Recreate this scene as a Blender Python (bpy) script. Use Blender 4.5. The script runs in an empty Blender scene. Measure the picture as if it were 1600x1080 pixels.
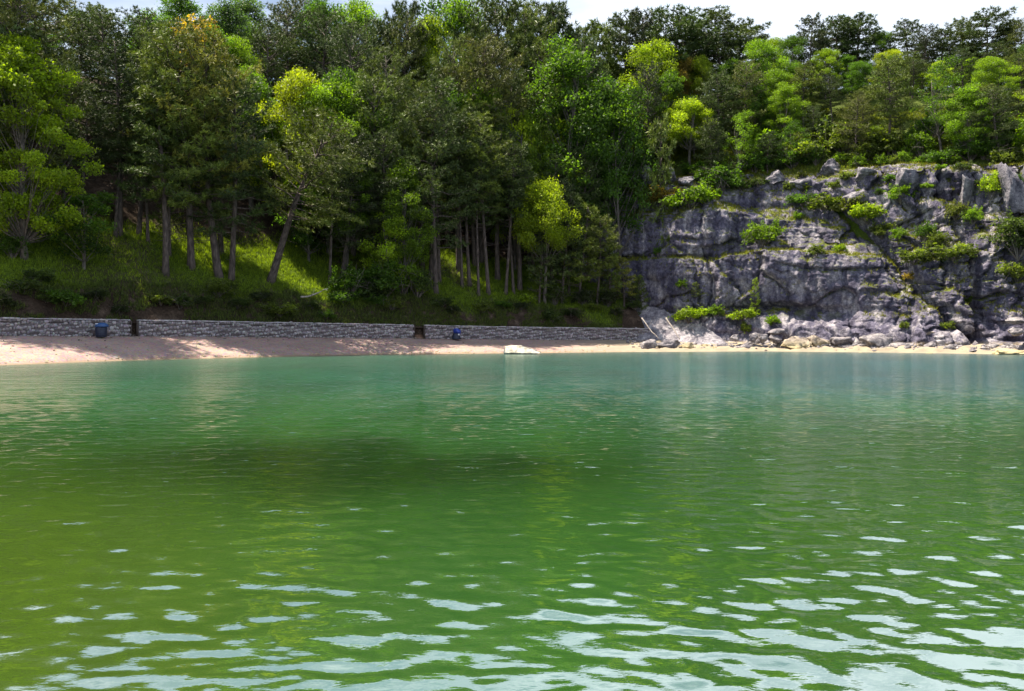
import bpy, math, random
import numpy as np
from math import radians as RAD

# ------------------------------------------------------------------ camera, sky, sun, exposure
sc = bpy.context.scene
COL = sc.collection
CAMH = 2.3
cam = bpy.data.cameras.new('camera'); camo = bpy.data.objects.new('camera', cam); COL.objects.link(camo)
camo.location = (0, 0, CAMH); camo.rotation_euler = (RAD(90), 0, 0)
cam.sensor_width = 36; cam.lens = 36 * 1400 / 1600; cam.shift_y = -22 / 1600
cam.clip_start = 0.1; cam.clip_end = 3000
sc.camera = camo

SUN_EL, SUN_AZ = 65.0, -70.0          # azimuth measured from +Y, negative = to the left
sd = (math.sin(RAD(SUN_AZ)) * math.cos(RAD(SUN_EL)), math.cos(RAD(SUN_AZ)) * math.cos(RAD(SUN_EL)), math.sin(RAD(SUN_EL)))
sun = bpy.data.lights.new('sun', 'SUN'); suno = bpy.data.objects.new('sun', sun); COL.objects.link(suno)
sun.energy = 5.0; sun.angle = RAD(0.6); sun.color = (1.0, 0.90, 0.74)
from mathutils import Vector
suno.rotation_euler = Vector(sd).to_track_quat('Z', 'Y').to_euler()
suno.location = (-60, 60, 90)

world = bpy.data.worlds.new('World'); sc.world = world; world.use_nodes = True
wn = world.node_tree.nodes; wl = world.node_tree.links
bgn = wn['Background']
sky = wn.new('ShaderNodeTexSky'); sky.sky_type = 'NISHITA'; sky.sun_disc = False
sky.sun_elevation = RAD(SUN_EL); sky.sun_rotation = RAD(SUN_AZ)
sky.air_density = 1.0; sky.dust_density = 0.6; sky.ozone_density = 1.2
geo = wn.new('ShaderNodeTexCoord')
mp = wn.new('ShaderNodeMapping'); mp.inputs['Scale'].default_value = (1.6, 1.6, 6.0)
mp.inputs['Location'].default_value = (0.35, 0.1, 0.0)
nz = wn.new('ShaderNodeTexNoise'); nz.inputs['Scale'].default_value = 1.7; nz.inputs['Detail'].default_value = 7; nz.inputs['Roughness'].default_value = 0.55
cr = wn.new('ShaderNodeValToRGB'); cr.color_ramp.elements[0].position = 0.36; cr.color_ramp.elements[1].position = 0.60; cr.color_ramp.elements[0].color = (.18, .18, .18, 1)
mx = wn.new('ShaderNodeMix'); mx.data_type = 'RGBA'
mx.inputs[7].default_value = (8.4, 9.3, 10.8, 1)      # cloud radiance before the strength
wl.new(geo.outputs['Generated'], mp.inputs[0]); wl.new(mp.outputs[0], nz.inputs['Vector'])
wl.new(nz.outputs[0], cr.inputs[0]); wl.new(cr.outputs[0], mx.inputs[0]); wl.new(sky.outputs[0], mx.inputs[6])
wl.new(mx.outputs[2], bgn.inputs['Color'])
bgn.inputs['Strength'].default_value = 0.05

sc.view_settings.view_transform = 'Standard'; sc.view_settings.look = 'None'
sc.view_settings.gamma = 1.0; sc.view_settings.exposure = 1.38; sc.view_settings.use_curve_mapping = False
cy = sc.cycles
cy.max_bounces = 5; cy.diffuse_bounces = 2; cy.glossy_bounces = 2; cy.transmission_bounces = 3; cy.transparent_max_bounces = 4
cy.use_denoising = True; cy.sample_clamp_indirect = 4.0; cy.caustics_reflective = False; cy.caustics_refractive = False

rng = np.random.default_rng(7)
random.seed(7)

# ------------------------------------------------------------------ helpers
def smooth(x, a, b):
    t = np.clip((np.asarray(x, float) - a) / (b - a), 0, 1); return t * t * (3 - 2 * t)

def _hash(ix, iy, iz, seed):
    h = (ix.astype(np.int64) * 374761393 + iy.astype(np.int64) * 668265263 + iz.astype(np.int64) * 2147483647 + seed * 1274126177) & 0xffffffff
    h = ((h ^ (h >> 13)) * 1274126177) & 0xffffffff
    h = ((h ^ (h >> 16)) * 2246822519) & 0xffffffff
    return ((h ^ (h >> 15)) & 0xffffff) / float(0xffffff)

def vnoise(x, y, z, seed=0):
    xi, yi, zi = np.floor(x), np.floor(y), np.floor(z)
    fx, fy, fz = x - xi, y - yi, z - zi
    fx = fx * fx * (3 - 2 * fx); fy = fy * fy * (3 - 2 * fy); fz = fz * fz * (3 - 2 * fz)
    xi = xi.astype(np.int64); yi = yi.astype(np.int64); zi = zi.astype(np.int64)
    r = 0
    for a in (0, 1):
        for b in (0, 1):
            for c in (0, 1):
                w = (fx if a else 1 - fx) * (fy if b else 1 - fy) * (fz if c else 1 - fz)
                r = r + w * _hash(xi + a, yi + b, zi + c, seed)
    return r * 2 - 1

def fbm(x, y, z, octv=4, seed=0):
    x = np.asarray(x, float); y = np.broadcast_to(np.asarray(y, float), x.shape); z = np.broadcast_to(np.asarray(z, float), x.shape)
    r = 0; a = 1.0; n = 0
    for o in range(octv):
        r = r + a * vnoise(x * 2 ** o, y * 2 ** o, z * 2 ** o, seed + o); n += a; a *= 0.5
    return r / n

def worley(x, y, z, seed=0):
    """nearest feature cell: (F1, F2, random value of nearest cell)"""
    xi, yi, zi = np.floor(x).astype(np.int64), np.floor(y).astype(np.int64), np.floor(z).astype(np.int64)
    f1 = np.full(x.shape, 9.0); f2 = np.full(x.shape, 9.0); rv = np.zeros(x.shape)
    for a in (-1, 0, 1):
        for b in (-1, 0, 1):
            for c in (-1, 0, 1):
                cx, cy_, cz = xi + a, yi + b, zi + c
                px = cx + _hash(cx, cy_, cz, seed + 11); py = cy_ + _hash(cx, cy_, cz, seed + 23); pz = cz + _hash(cx, cy_, cz, seed + 37)
                d = np.sqrt((px - x) ** 2 + (py - y) ** 2 + (pz - z) ** 2)
                v = _hash(cx, cy_, cz, seed + 51)
                near = d < f1
                f2 = np.where(near, f1, np.minimum(f2, d)); rv = np.where(near, v, rv); f1 = np.where(near, d, f1)
    return f1, f2, rv

def mesh_np(name, V, F, mats=(), smooth_shade=False, attrs=None):
    V = np.asarray(V, np.float32); F = np.asarray(F, np.int32)
    me = bpy.data.meshes.new(name); n, k = F.shape
    me.vertices.add(len(V)); me.vertices.foreach_set('co', V.ravel())
    me.loops.add(n * k); me.loops.foreach_set('vertex_index', F.ravel())
    me.polygons.add(n); me.polygons.foreach_set('loop_start', np.arange(0, n * k, k, dtype=np.int32))
    if smooth_shade: me.polygons.foreach_set('use_smooth', np.ones(n, bool))
    for an, (dt, arr) in (attrs or {}).items():
        at = me.attributes.new(an, dt, 'POINT')
        at.data.foreach_set('color' if dt == 'FLOAT_COLOR' else 'value', np.asarray(arr, np.float32).ravel())
    me.update(calc_edges=True); me.validate()
    for m in mats: me.materials.append(m)
    return me

def grid_faces(nr, nc):
    i = np.arange((nr - 1) * (nc - 1)); r = i // (nc - 1); c = i % (nc - 1); a = r * nc + c
    return np.stack([a, a + 1, a + nc + 1, a + nc], 1)

def link(name, me, parent=None, loc=(0, 0, 0), rot=(0, 0, 0), scale=(1, 1, 1)):
    o = bpy.data.objects.new(name, me); COL.objects.link(o)
    o.location = loc; o.rotation_euler = rot; o.scale = scale
    if parent: o.parent = parent
    return o

def tag(o, label=None, cat=None, group=None, kind=None):
    if label: o['label'] = label
    if cat: o['category'] = cat
    if group: o['group'] = group
    if kind: o['kind'] = kind
    return o

def struct(name, me, label=None):
    o = link(name, me); o['kind'] = 'structure'
    if label: o['label'] = label
    return o

class MB:
    """collects quads and triangles as triangles"""
    def __init__(s): s.V = []; s.F = []
    def add(s, V, F):
        b = len(s.V); s.V += [tuple(v) for v in V]
        for f in F:
            for k in range(1, len(f) - 1): s.F.append((b + f[0], b + f[k], b + f[k + 1]))
    def box(s, x0, x1, y0, y1, z0, z1, rz=0, c=(0, 0, 0)):
        P = [(x, y, z) for z in (z0, z1) for y in (y0, y1) for x in (x0, x1)]
        ca, sa = math.cos(rz), math.sin(rz)
        P = [(c[0] + x * ca - y * sa, c[1] + x * sa + y * ca, c[2] + z) for x, y, z in P]
        s.add(P, [(0, 2, 3, 1), (4, 5, 7, 6), (0, 1, 5, 4), (2, 6, 7, 3), (0, 4, 6, 2), (1, 3, 7, 5)])
    def tube(s, pts, rad, n=7, cap=True):
        pts = np.asarray(pts, float); m = len(pts); rings = []
        for i in range(m):
            t = pts[min(i + 1, m - 1)] - pts[max(i - 1, 0)]; t /= np.linalg.norm(t) + 1e-9
            a = np.array([1., 0, 0]) if abs(t[0]) < .8 else np.array([0, 1., 0])
            u = np.cross(t, a); u /= np.linalg.norm(u); v = np.cross(t, u)
            for k in range(n):
                an = 2 * math.pi * k / n
                rings.append(pts[i] + rad[i] * (math.cos(an) * u + math.sin(an) * v))
        F = [(i * n + k, i * n + (k + 1) % n, (i + 1) * n + (k + 1) % n, (i + 1) * n + k) for i in range(m - 1) for k in range(n)]
        if cap: F += [tuple(range(n))[::-1], tuple((m - 1) * n + k for k in range(n))]
        s.add(rings, F)
    def lathe(s, prof, n=20, c=(0, 0, 0)):
        V = [(c[0] + r * math.cos(2 * math.pi * k / n), c[1] + r * math.sin(2 * math.pi * k / n), c[2] + z) for r, z in prof for k in range(n)]
        F = [(i * n + k, i * n + (k + 1) % n, (i + 1) * n + (k + 1) % n, (i + 1) * n + k) for i in range(len(prof) - 1) for k in range(n)]
        F += [tuple(range(n))[::-1], tuple((len(prof) - 1) * n + k for k in range(n))]
        s.add(V, F)
    def mesh(s, name, mats, sm=False): return mesh_np(name, s.V, s.F, mats, sm)

# ------------------------------------------------------------------ materials
def mat(name):
    m = bpy.data.materials.new(name); m.use_nodes = True; nt = m.node_tree
    return m, nt, nt.nodes, nt.links, nt.nodes['Principled BSDF']

def N(nodes, t, **kw):
    n = nodes.new(t)
    for k, v in kw.items():
        if k in n.inputs: n.inputs[k].default_value = v
        else: setattr(n, k, v)
    return n

def ramp(nodes, stops):
    r = nodes.new('ShaderNodeValToRGB'); e = r.color_ramp.elements
    while len(e) < len(stops): e.new(0.5)
    for i, (p, c) in enumerate(stops): e[i].position = p; e[i].color = (*c, 1) if len(c) == 3 else c
    return r

def mixc(nt, fac, a, b, mode='MIX'):
    m = nt.nodes.new('ShaderNodeMix'); m.data_type = 'RGBA'; m.blend_type = mode
    for s, v in ((0, fac), (6, a), (7, b)):
        if hasattr(v, 'node'): nt.links.new(v, m.inputs[s])
        else: m.inputs[s].default_value = v if s == 0 else (*v, 1)
    return m.outputs[2]

def bump(nt, h, strength, dist, prev=None):
    b = nt.nodes.new('ShaderNodeBump'); b.inputs['Strength'].default_value = strength; b.inputs['Distance'].default_value = dist
    nt.links.new(h, b.inputs['Height'])
    if prev: nt.links.new(prev, b.inputs['Normal'])
    return b.outputs[0]

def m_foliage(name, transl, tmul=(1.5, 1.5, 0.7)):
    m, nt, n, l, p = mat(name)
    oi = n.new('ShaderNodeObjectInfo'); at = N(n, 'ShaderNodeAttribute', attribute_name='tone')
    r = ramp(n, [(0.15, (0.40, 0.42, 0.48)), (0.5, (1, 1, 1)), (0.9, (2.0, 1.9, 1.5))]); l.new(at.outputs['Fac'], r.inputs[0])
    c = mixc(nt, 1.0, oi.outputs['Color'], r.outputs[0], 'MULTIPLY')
    l.new(c, p.inputs['Base Color']); p.inputs['Roughness'].default_value = 0.55; p.inputs['Specular IOR Level'].default_value = 0.35
    tr = n.new('ShaderNodeBsdfTranslucent'); tc = mixc(nt, 1.0, c, tmul, 'MULTIPLY'); l.new(tc, tr.inputs[0])
    ms = n.new('ShaderNodeMixShader'); ms.inputs[0].default_value = transl
    l.new(p.outputs[0], ms.inputs[1]); l.new(tr.outputs[0], ms.inputs[2]); l.new(ms.outputs[0], n['Material Output'].inputs[0])
    return m

def m_bark(name, a, b):
    m, nt, n, l, p = mat(name)
    tc = n.new('ShaderNodeTexCoord'); mpn = N(n, 'ShaderNodeMapping'); mpn.inputs['Scale'].default_value = (1, 1, .25); l.new(tc.outputs['Object'], mpn.inputs[0])
    t = N(n, 'ShaderNodeTexNoise', Scale=7.0, Detail=5.0); l.new(mpn.outputs[0], t.inputs['Vector'])
    r = ramp(n, [(.35, a), (.7, b)]); l.new(t.outputs[0], r.inputs[0]); l.new(r.outputs[0], p.inputs['Base Color'])
    p.inputs['Roughness'].default_value = .9
    l.new(bump(nt, t.outputs[0], .8, .05), p.inputs['Normal'])
    return m

def m_rock(name, dark, mid, pale, moss=None, scale=1.0, bstr=1.0, warm=None):
    m, nt, n, l, p = mat(name)
    g = n.new('ShaderNodeNewGeometry')
    mpn = N(n, 'ShaderNodeMapping'); mpn.inputs['Scale'].default_value = (scale, scale, scale * .55); l.new(g.outputs['Position'], mpn.inputs[0])
    t1 = N(n, 'ShaderNodeTexNoise', Scale=.55, Detail=8.0, Roughness=.66); l.new(mpn.outputs[0], t1.inputs['Vector'])
    t2 = N(n, 'ShaderNodeTexNoise', Scale=3.0, Detail=7.0, Roughness=.7); l.new(g.outputs['Position'], t2.inputs['Vector'])
    v = N(n, 'ShaderNodeTexVoronoi', Scale=1.3 * scale, feature='DISTANCE_TO_EDGE'); 
    mv = N(n, 'ShaderNodeMapping'); mv.inputs['Scale'].default_value = (1, 1, 1.6)
    wv = mixc(nt, .35, g.outputs['Position'], t2.outputs['Color'], 'ADD'); l.new(wv, mv.inputs[0]); l.new(mv.outputs[0], v.inputs['Vector'])
    c1 = ramp(n, [(.32, dark), (.48, mid), (.66, pale)]); l.new(t1.outputs[0], c1.inputs[0])
    c2 = ramp(n, [(.32, (.45, .45, .5)), (.55, (1, 1, 1)), (.72, (1.5, 1.45, 1.4))]); l.new(t2.outputs[0], c2.inputs[0])
    c = mixc(nt, 1.0, c1.outputs[0], c2.outputs[0], 'MULTIPLY')
    # dark water stains running down
    ms = N(n, 'ShaderNodeMapping'); ms.inputs['Scale'].default_value = (1.1, 1.1, .09); l.new(g.outputs['Position'], ms.inputs[0])
    t3 = N(n, 'ShaderNodeTexNoise', Scale=1.0, Detail=5.0); l.new(ms.outputs[0], t3.inputs['Vector'])
    c3 = ramp(n, [(.40, (.42, .42, .46)), (.58, (1, 1, 1))]); l.new(t3.outputs[0], c3.inputs[0])
    c = mixc(nt, .8, c, c3.outputs[0], 'MULTIPLY')
    ve = ramp(n, [(0.0, (.35, .35, .38)), (.05, (1, 1, 1))]); l.new(v.outputs['Distance'], ve.inputs[0])
    c = mixc(nt, .7, c, ve.outputs[0], 'MULTIPLY')
    if moss:
        sx = n.new('ShaderNodeSeparateXYZ'); l.new(g.outputs['Normal'], sx.inputs[0])
        mr = N(n, 'ShaderNodeMapRange'); mr.inputs[1].default_value = .45; mr.inputs[2].default_value = .75; l.new(sx.outputs[2], mr.inputs[0])
        sp = n.new('ShaderNodeSeparateXYZ'); l.new(g.outputs['Position'], sp.inputs[0])
        mh = N(n, 'ShaderNodeMapRange'); mh.inputs[1].default_value = 3.5; mh.inputs[2].default_value = 5.5; l.new(sp.outputs[2], mh.inputs[0])
        mm = N(n, 'ShaderNodeMath', operation='MULTIPLY'); l.new(mr.outputs[0], mm.inputs[0]); l.new(mh.outputs[0], mm.inputs[1])
        tn = ramp(n, [(.42, (0, 0, 0)), (.55, (1, 1, 1))]); t4 = N(n, 'ShaderNodeTexNoise', Scale=.8, Detail=4.0); l.new(g.outputs['Position'], t4.inputs['Vector']); l.new(t4.outputs[0], tn.inputs[0])
        m2 = N(n, 'ShaderNodeMath', operation='MULTIPLY'); l.new(mm.outputs[0], m2.inputs[0]); l.new(tn.outputs[0], m2.inputs[1])
        c = mixc(nt, m2.outputs[0], c, moss)
    if warm:   # yellowish splash zone just above the water
        sp2 = n.new('ShaderNodeSeparateXYZ'); l.new(g.outputs['Position'], sp2.inputs[0])
        ad = N(n, 'ShaderNodeMath', operation='MULTIPLY_ADD'); ad.inputs[1].default_value = .9; l.new(t2.outputs[0], ad.inputs[0]); l.new(sp2.outputs[2], ad.inputs[2])
        wr = N(n, 'ShaderNodeMapRange'); wr.inputs[1].default_value = .9; wr.inputs[2].default_value = 1.7; wr.inputs[3].default_value = 1; wr.inputs[4].default_value = 0; l.new(ad.outputs[0], wr.inputs[0])
        c = mixc(nt, wr.outputs[0], c, warm)
    l.new(c, p.inputs['Base Color']); p.inputs['Roughness'].default_value = .92; p.inputs['Specular IOR Level'].default_value = .2
    b = bump(nt, t2.outputs[0], .9 * bstr, .25); b = bump(nt, v.outputs['Distance'], .5 * bstr, .12, b)
    l.new(b, p.inputs['Normal'])
    return m

def m_plain(name, col, rough=.8, var=.25, scale=20, bs=.3):
    m, nt, n, l, p = mat(name)
    t = N(n, 'ShaderNodeTexNoise', Scale=float(scale), Detail=4.0)
    tc = n.new('ShaderNodeTexCoord'); l.new(tc.outputs['Object'], t.inputs['Vector'])
    r = ramp(n, [(.3, tuple(c * (1 - var) for c in col)), (.7, tuple(c * (1 + var) for c in col))]); l.new(t.outputs[0], r.inputs[0])
    l.new(r.outputs[0], p.inputs['Base Color']); p.inputs['Roughness'].default_value = rough
    l.new(bump(nt, t.outputs[0], bs, .01), p.inputs['Normal'])
    return m

M_NEEDLE = m_foliage('pine_needles', .15, (1.5, 1.5, .7))
M_LEAF = m_foliage('leaves', .50, (1.7, 1.8, .5))
M_GRASS = m_foliage('grass_blades', .45, (1.7, 1.7, .5))
M_BARK = m_bark('pine_bark', (.035, .026, .024), (.15, .115, .10))
M_BARK2 = m_bark('grey_bark', (.06, .05, .045), (.20, .17, .15))
M_DRIFT = m_bark('bleached_wood', (.20, .17, .15), (.42, .37, .33))
M_CLIFF = m_rock('limestone_cliff', (.070, .063, .098), (.160, .147, .205), (.54, .495, .505), moss=(.11, .13, .02), warm=(.50, .40, .22))
M_ROCKP = m_rock('pale_limestone', (.17, .155, .175), (.30, .275, .285), (.46, .42, .40), scale=1.7, bstr=.7)
M_CRAG = m_rock('pale_crag', (.16, .15, .18), (.27, .255, .285), (.44, .41, .42), scale=1.3)
M_ROCKW = m_rock('warm_shore_rock', (.28, .23, .18), (.42, .35, .28), (.58, .49, .39), scale=2.2, bstr=.7, warm=(.46, .38, .22))
M_CREAM = m_rock('cream_boulder', (.62, .56, .40), (.78, .72, .55), (.86, .82, .68), scale=2.0, bstr=.35)
M_SCREE = m_rock('dusty_scree', (.26, .24, .27), (.38, .35, .38), (.52, .49, .50), scale=2.5, bstr=1.0)

# beach pebbles
M_BEACH, nt, n, l, p = mat('pink_pebbles')
g = n.new('ShaderNodeNewGeometry')
t = N(n, 'ShaderNodeTexNoise', Scale=.5, Detail=6.0); l.new(g.outputs['Position'], t.inputs['Vector'])
v = N(n, 'ShaderNodeTexVoronoi', Scale=7.0); l.new(g.outputs['Position'], v.inputs['Vector'])
c1 = ramp(n, [(.3, (.25, .172, .155)), (.7, (.34, .24, .205))]); l.new(t.outputs[0], c1.inputs[0])
c2 = mixc(nt, .35, c1.outputs[0], v.outputs['Color'], 'SOFT_LIGHT')
sp = n.new('ShaderNodeSeparateXYZ'); l.new(g.outputs['Position'], sp.inputs[0])
mz = N(n, 'ShaderNodeMath', operation='MULTIPLY_ADD'); mz.inputs[1].default_value = .25; l.new(t.outputs[0], mz.inputs[0]); l.new(sp.outputs[2], mz.inputs[2])
wet = N(n, 'ShaderNodeMapRange'); wet.inputs[1].default_value = .16; wet.inputs[2].default_value = .26; wet.inputs[3].default_value = 1; wet.inputs[4].default_value = 0; l.new(mz.outputs[0], wet.inputs[0])
c3 = mixc(nt, wet.outputs[0], c2, (.26, .18, .12))
rx = N(n, 'ShaderNodeMapRange'); rx.inputs[1].default_value = 4.0; rx.inputs[2].default_value = 15.0; l.new(sp.outputs[0], rx.inputs[0])
c4 = mixc(nt, rx.outputs[0], c3, mixc(nt, t.outputs[0], (.17, .14, .11), (.38, .31, .21)))
l.new(c4, p.inputs['Base Color']); p.inputs['Roughness'].default_value = .9
l.new(bump(nt, v.outputs['Distance'], .8, .03, bump(nt, t.outputs[0], .5, .15)), p.inputs['Normal'])

# hillside soil, litter and turf; 'grass' attribute decides
M_HILL, nt, n, l, p = mat('hillside_ground')
g = n.new('ShaderNodeNewGeometry'); at = N(n, 'ShaderNodeAttribute', attribute_name='grass')
t = N(n, 'ShaderNodeTexNoise', Scale=.7, Detail=8.0, Roughness=.65); l.new(g.outputs['Position'], t.inputs['Vector'])
t2 = N(n, 'ShaderNodeTexNoise', Scale=5.0, Detail=6.0, Roughness=.7); l.new(g.outputs['Position'], t2.inputs['Vector'])
soil = ramp(n, [(.3, (.030, .021, .016)), (.55, (.065, .046, .034)), (.75, (.15, .11, .085))]); l.new(t.outputs[0], soil.inputs[0])
sv = ramp(n, [(.3, (.5, .5, .5)), (.7, (1.5, 1.45, 1.4))]); l.new(t2.outputs[0], sv.inputs[0])
s2 = mixc(nt, .8, soil.outputs[0], sv.outputs[0], 'MULTIPLY')
gr = ramp(n, [(.3, (.045, .075, .012)), (.6, (.10, .15, .02)), (.8, (.17, .19, .035))]); l.new(t2.outputs[0], gr.inputs[0])
l.new(mixc(nt, at.outputs['Fac'], s2, gr.outputs[0]), p.inputs['Base Color']); p.inputs['Roughness'].default_value = .95
p.inputs['Specular IOR Level'].default_value = .1
l.new(bump(nt, t2.outputs[0], 1.0, .3), p.inputs['Normal'])

# ------------------------------------------------------------------ ground plan
FR = np.array([(-130, 20), (-90, 36), (-60, 56), (-41.4, 72.5), (-30.4, 85), (-16.5, 96), (0, 106), (17.1, 114), (24, 110.5), (36, 106), (45, 99), (52.6, 92), (80, 75), (130, 50)], float)
SH = np.array([(-130, -20), (-90, -5), (-60, 22), (-45, 42), (-36.6, 57), (-34.7, 60.7), (-30.7, 71.6), (-23, 80.5), (-13, 90.7), (0, 94.7), (14.4, 100.6), (29.7, 103.9), (41.8, 97.6), (51, 89.4), (80, 72), (130, 46)], float)
ZB = np.array([(-130, 2.2), (-41.4, 1.94), (-30.4, 1.85), (-16.5, 1.65), (0, 1.38), (17.1, 1.2), (24, .8), (130, .7)], float)
_xs = np.linspace(-130, 130, 2601)
def _sm(a, w):
    y = np.interp(_xs, a[:, 0], a[:, 1]); k = np.hanning(w); k /= k.sum()
    yp = np.concatenate([y[0] + (y[1] - y[0]) * np.arange(-w, 0), y, y[-1] + (y[-1] - y[-2]) * np.arange(1, w + 1)])
    return np.convolve(yp, k, 'same')[w:-w]
_fr = _sm(FR, 81); _sh = _sm(SH, 61)
def Yf(x): return np.interp(x, _xs, _fr)
def Ys(x): return np.interp(x, _xs, _sh) + .25 * fbm(np.asarray(x, float) * .5, 3.3, 1.1, 3, 5)
def Zb(x): return np.interp(x, ZB[:, 0], ZB[:, 1])
WALLH = 1.4
def coff(x): return np.interp(x, [-200, 6, 10, 14, 17, 21, 25, 200], [9, 9, 7.5, 6, 4, 1.2, 0, 0])   # cliff foot behind the front line
def hillz(x, y):
    x = np.asarray(x, float); y = np.asarray(y, float); s = y - Yf(x); zt = Zb(x) + WALLH
    jig = .9 * fbm(x * .22, 7.7, 1, 3, 9) * smooth(s, 1.5, 4)
    bank = zt + np.interp(s, [-50, -.1, .6, 3.2, 4.8, 13, 25, 45, 65, 85, 220], [-6, -.25, -.05, 2.6, 3.4, 8.0, 14.3, 24.5, 33.5, 38, 40]) + jig
    cap = np.interp(x, [-200, 2, 5, 9, 13, 15.5, 17.3, 18.5, 200], [99, 99, 30, 13, 9.5, 6.6, 2.0, -2, -2])
    zb = np.minimum(bank, cap)
    sc_ = s - coff(x)
    cl = np.interp(sc_, [-60, 0, 6, 8.5, 10.8, 12.4, 14.5, 25, 33, 45, 220], [-3, -2, 2, 12, 18.5, 22.8, 24.3, 32.0, 37.5, 42.5, 44])
    hs = np.interp(x, [0, 40, 52, 70, 130], [1, 1, .93, .85, .7]); cl = cl * hs
    w = smooth(x, 1.5, 9); z = np.maximum(zb, cl * w + zb * (1 - w))
    return z + .5 * fbm(x * .15, y * .15, 0, 4, 3) * smooth(s, 6, 14)

# hillside sheet
xs = np.concatenate([np.arange(-130, -48, 2.0), np.arange(-48, 62, .3), np.arange(62, 131, 2.0)])
ss = np.concatenate([np.arange(-1.0, 18, .3), np.arange(18, 60, 1.2), np.arange(60, 240, 8)])
X, S = np.meshgrid(xs, ss); Y = Yf(X) + S; Y[0] = Yf(X[0]) + .15
Z = hillz(X, Y)
def groughen(x, y, z, s): return (.22 + .38 * smooth(s, .8, 2) * (1 - smooth(s, 4, 8))) * fbm(x * .9, y * .9, z * .5, 5, 21) * smooth(s, .8, 2.5)
rough = groughen(X, Y, Z, S)
Z = Z + rough; Z[:3] = np.minimum(Z[:3], (Zb(X[:3]) + WALLH - .15))
Z[0] = Zb(X[0]) - .6; Y[0] = Yf(X[0]) + .40; Y[1] = Yf(X[1]) + .42; Y[2] = Yf(X[2]) + .5
g1 = fbm(X * .16, Y * .16, 2, 3, 33)
grass = smooth(S + 3.5 * g1 + 1.2 * fbm(X * .5, S * .3, 0, 3, 35), 2.3, 3.8) * (1 - smooth(S + 4 * g1, 13, 19)) * (.35 + .65 * smooth(g1, -.45, -.05))
grass = np.maximum(grass, .75 * smooth(X, 9, 13) * smooth(S, 11, 13) * (1 - smooth(S + 5 * g1, 44, 60)))
hill = mesh_np('hillside', np.stack([X, Y, Z], -1).reshape(-1, 3), grid_faces(*X.shape), [M_HILL], True, {'grass': ('FLOAT', grass)})
struct('hillside', hill)

# beach
xs = np.concatenate([np.arange(-130, -48, 1.5), np.arange(-48, 62, .25), np.arange(62, 131, 1.5)])
rr = np.concatenate([np.linspace(-1, 0, 8)[:-1], np.linspace(0, 1, 34), [1.12]])
X, R = np.meshgrid(xs, rr)
y0, y1 = Ys(X), Yf(X) + .3
Y = np.where(R < 0, y0 + R * 9, y0 + (y1 - y0) * np.clip(R, 0, 1)) + np.where(R > 1, 3.0, 0)
Z = np.where(R < 0, R * 1.7, Zb(X) * np.clip(R, 0, 1) ** .85) + .05 * fbm(X * .6, Y * .6, 0, 4, 8) * smooth(R, 0, .2)
Z += np.where(R > 1, -.4, 0) + smooth(X, 13, 18) * smooth(R, 0, .15) * (.35 * fbm(X * 1.3, Y * 1.3, 0, 4, 18) + .1)
struct('beach', mesh_np('beach', np.stack([X, Y, Z], -1).reshape(-1, 3), grid_faces(*X.shape), [M_BEACH], True))

# ------------------------------------------------------------------ cliff
def pxX(px, y): return (px - 800) / 1400 * y
def pyZ(py, y): return CAMH + (518 - py) / 1400 * y
KX = [6, 12, 20, 25, 29, 32, 38, 43, 47, 50, 56, 70, 130]
def key(vals): return np.array(vals, float)
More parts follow.
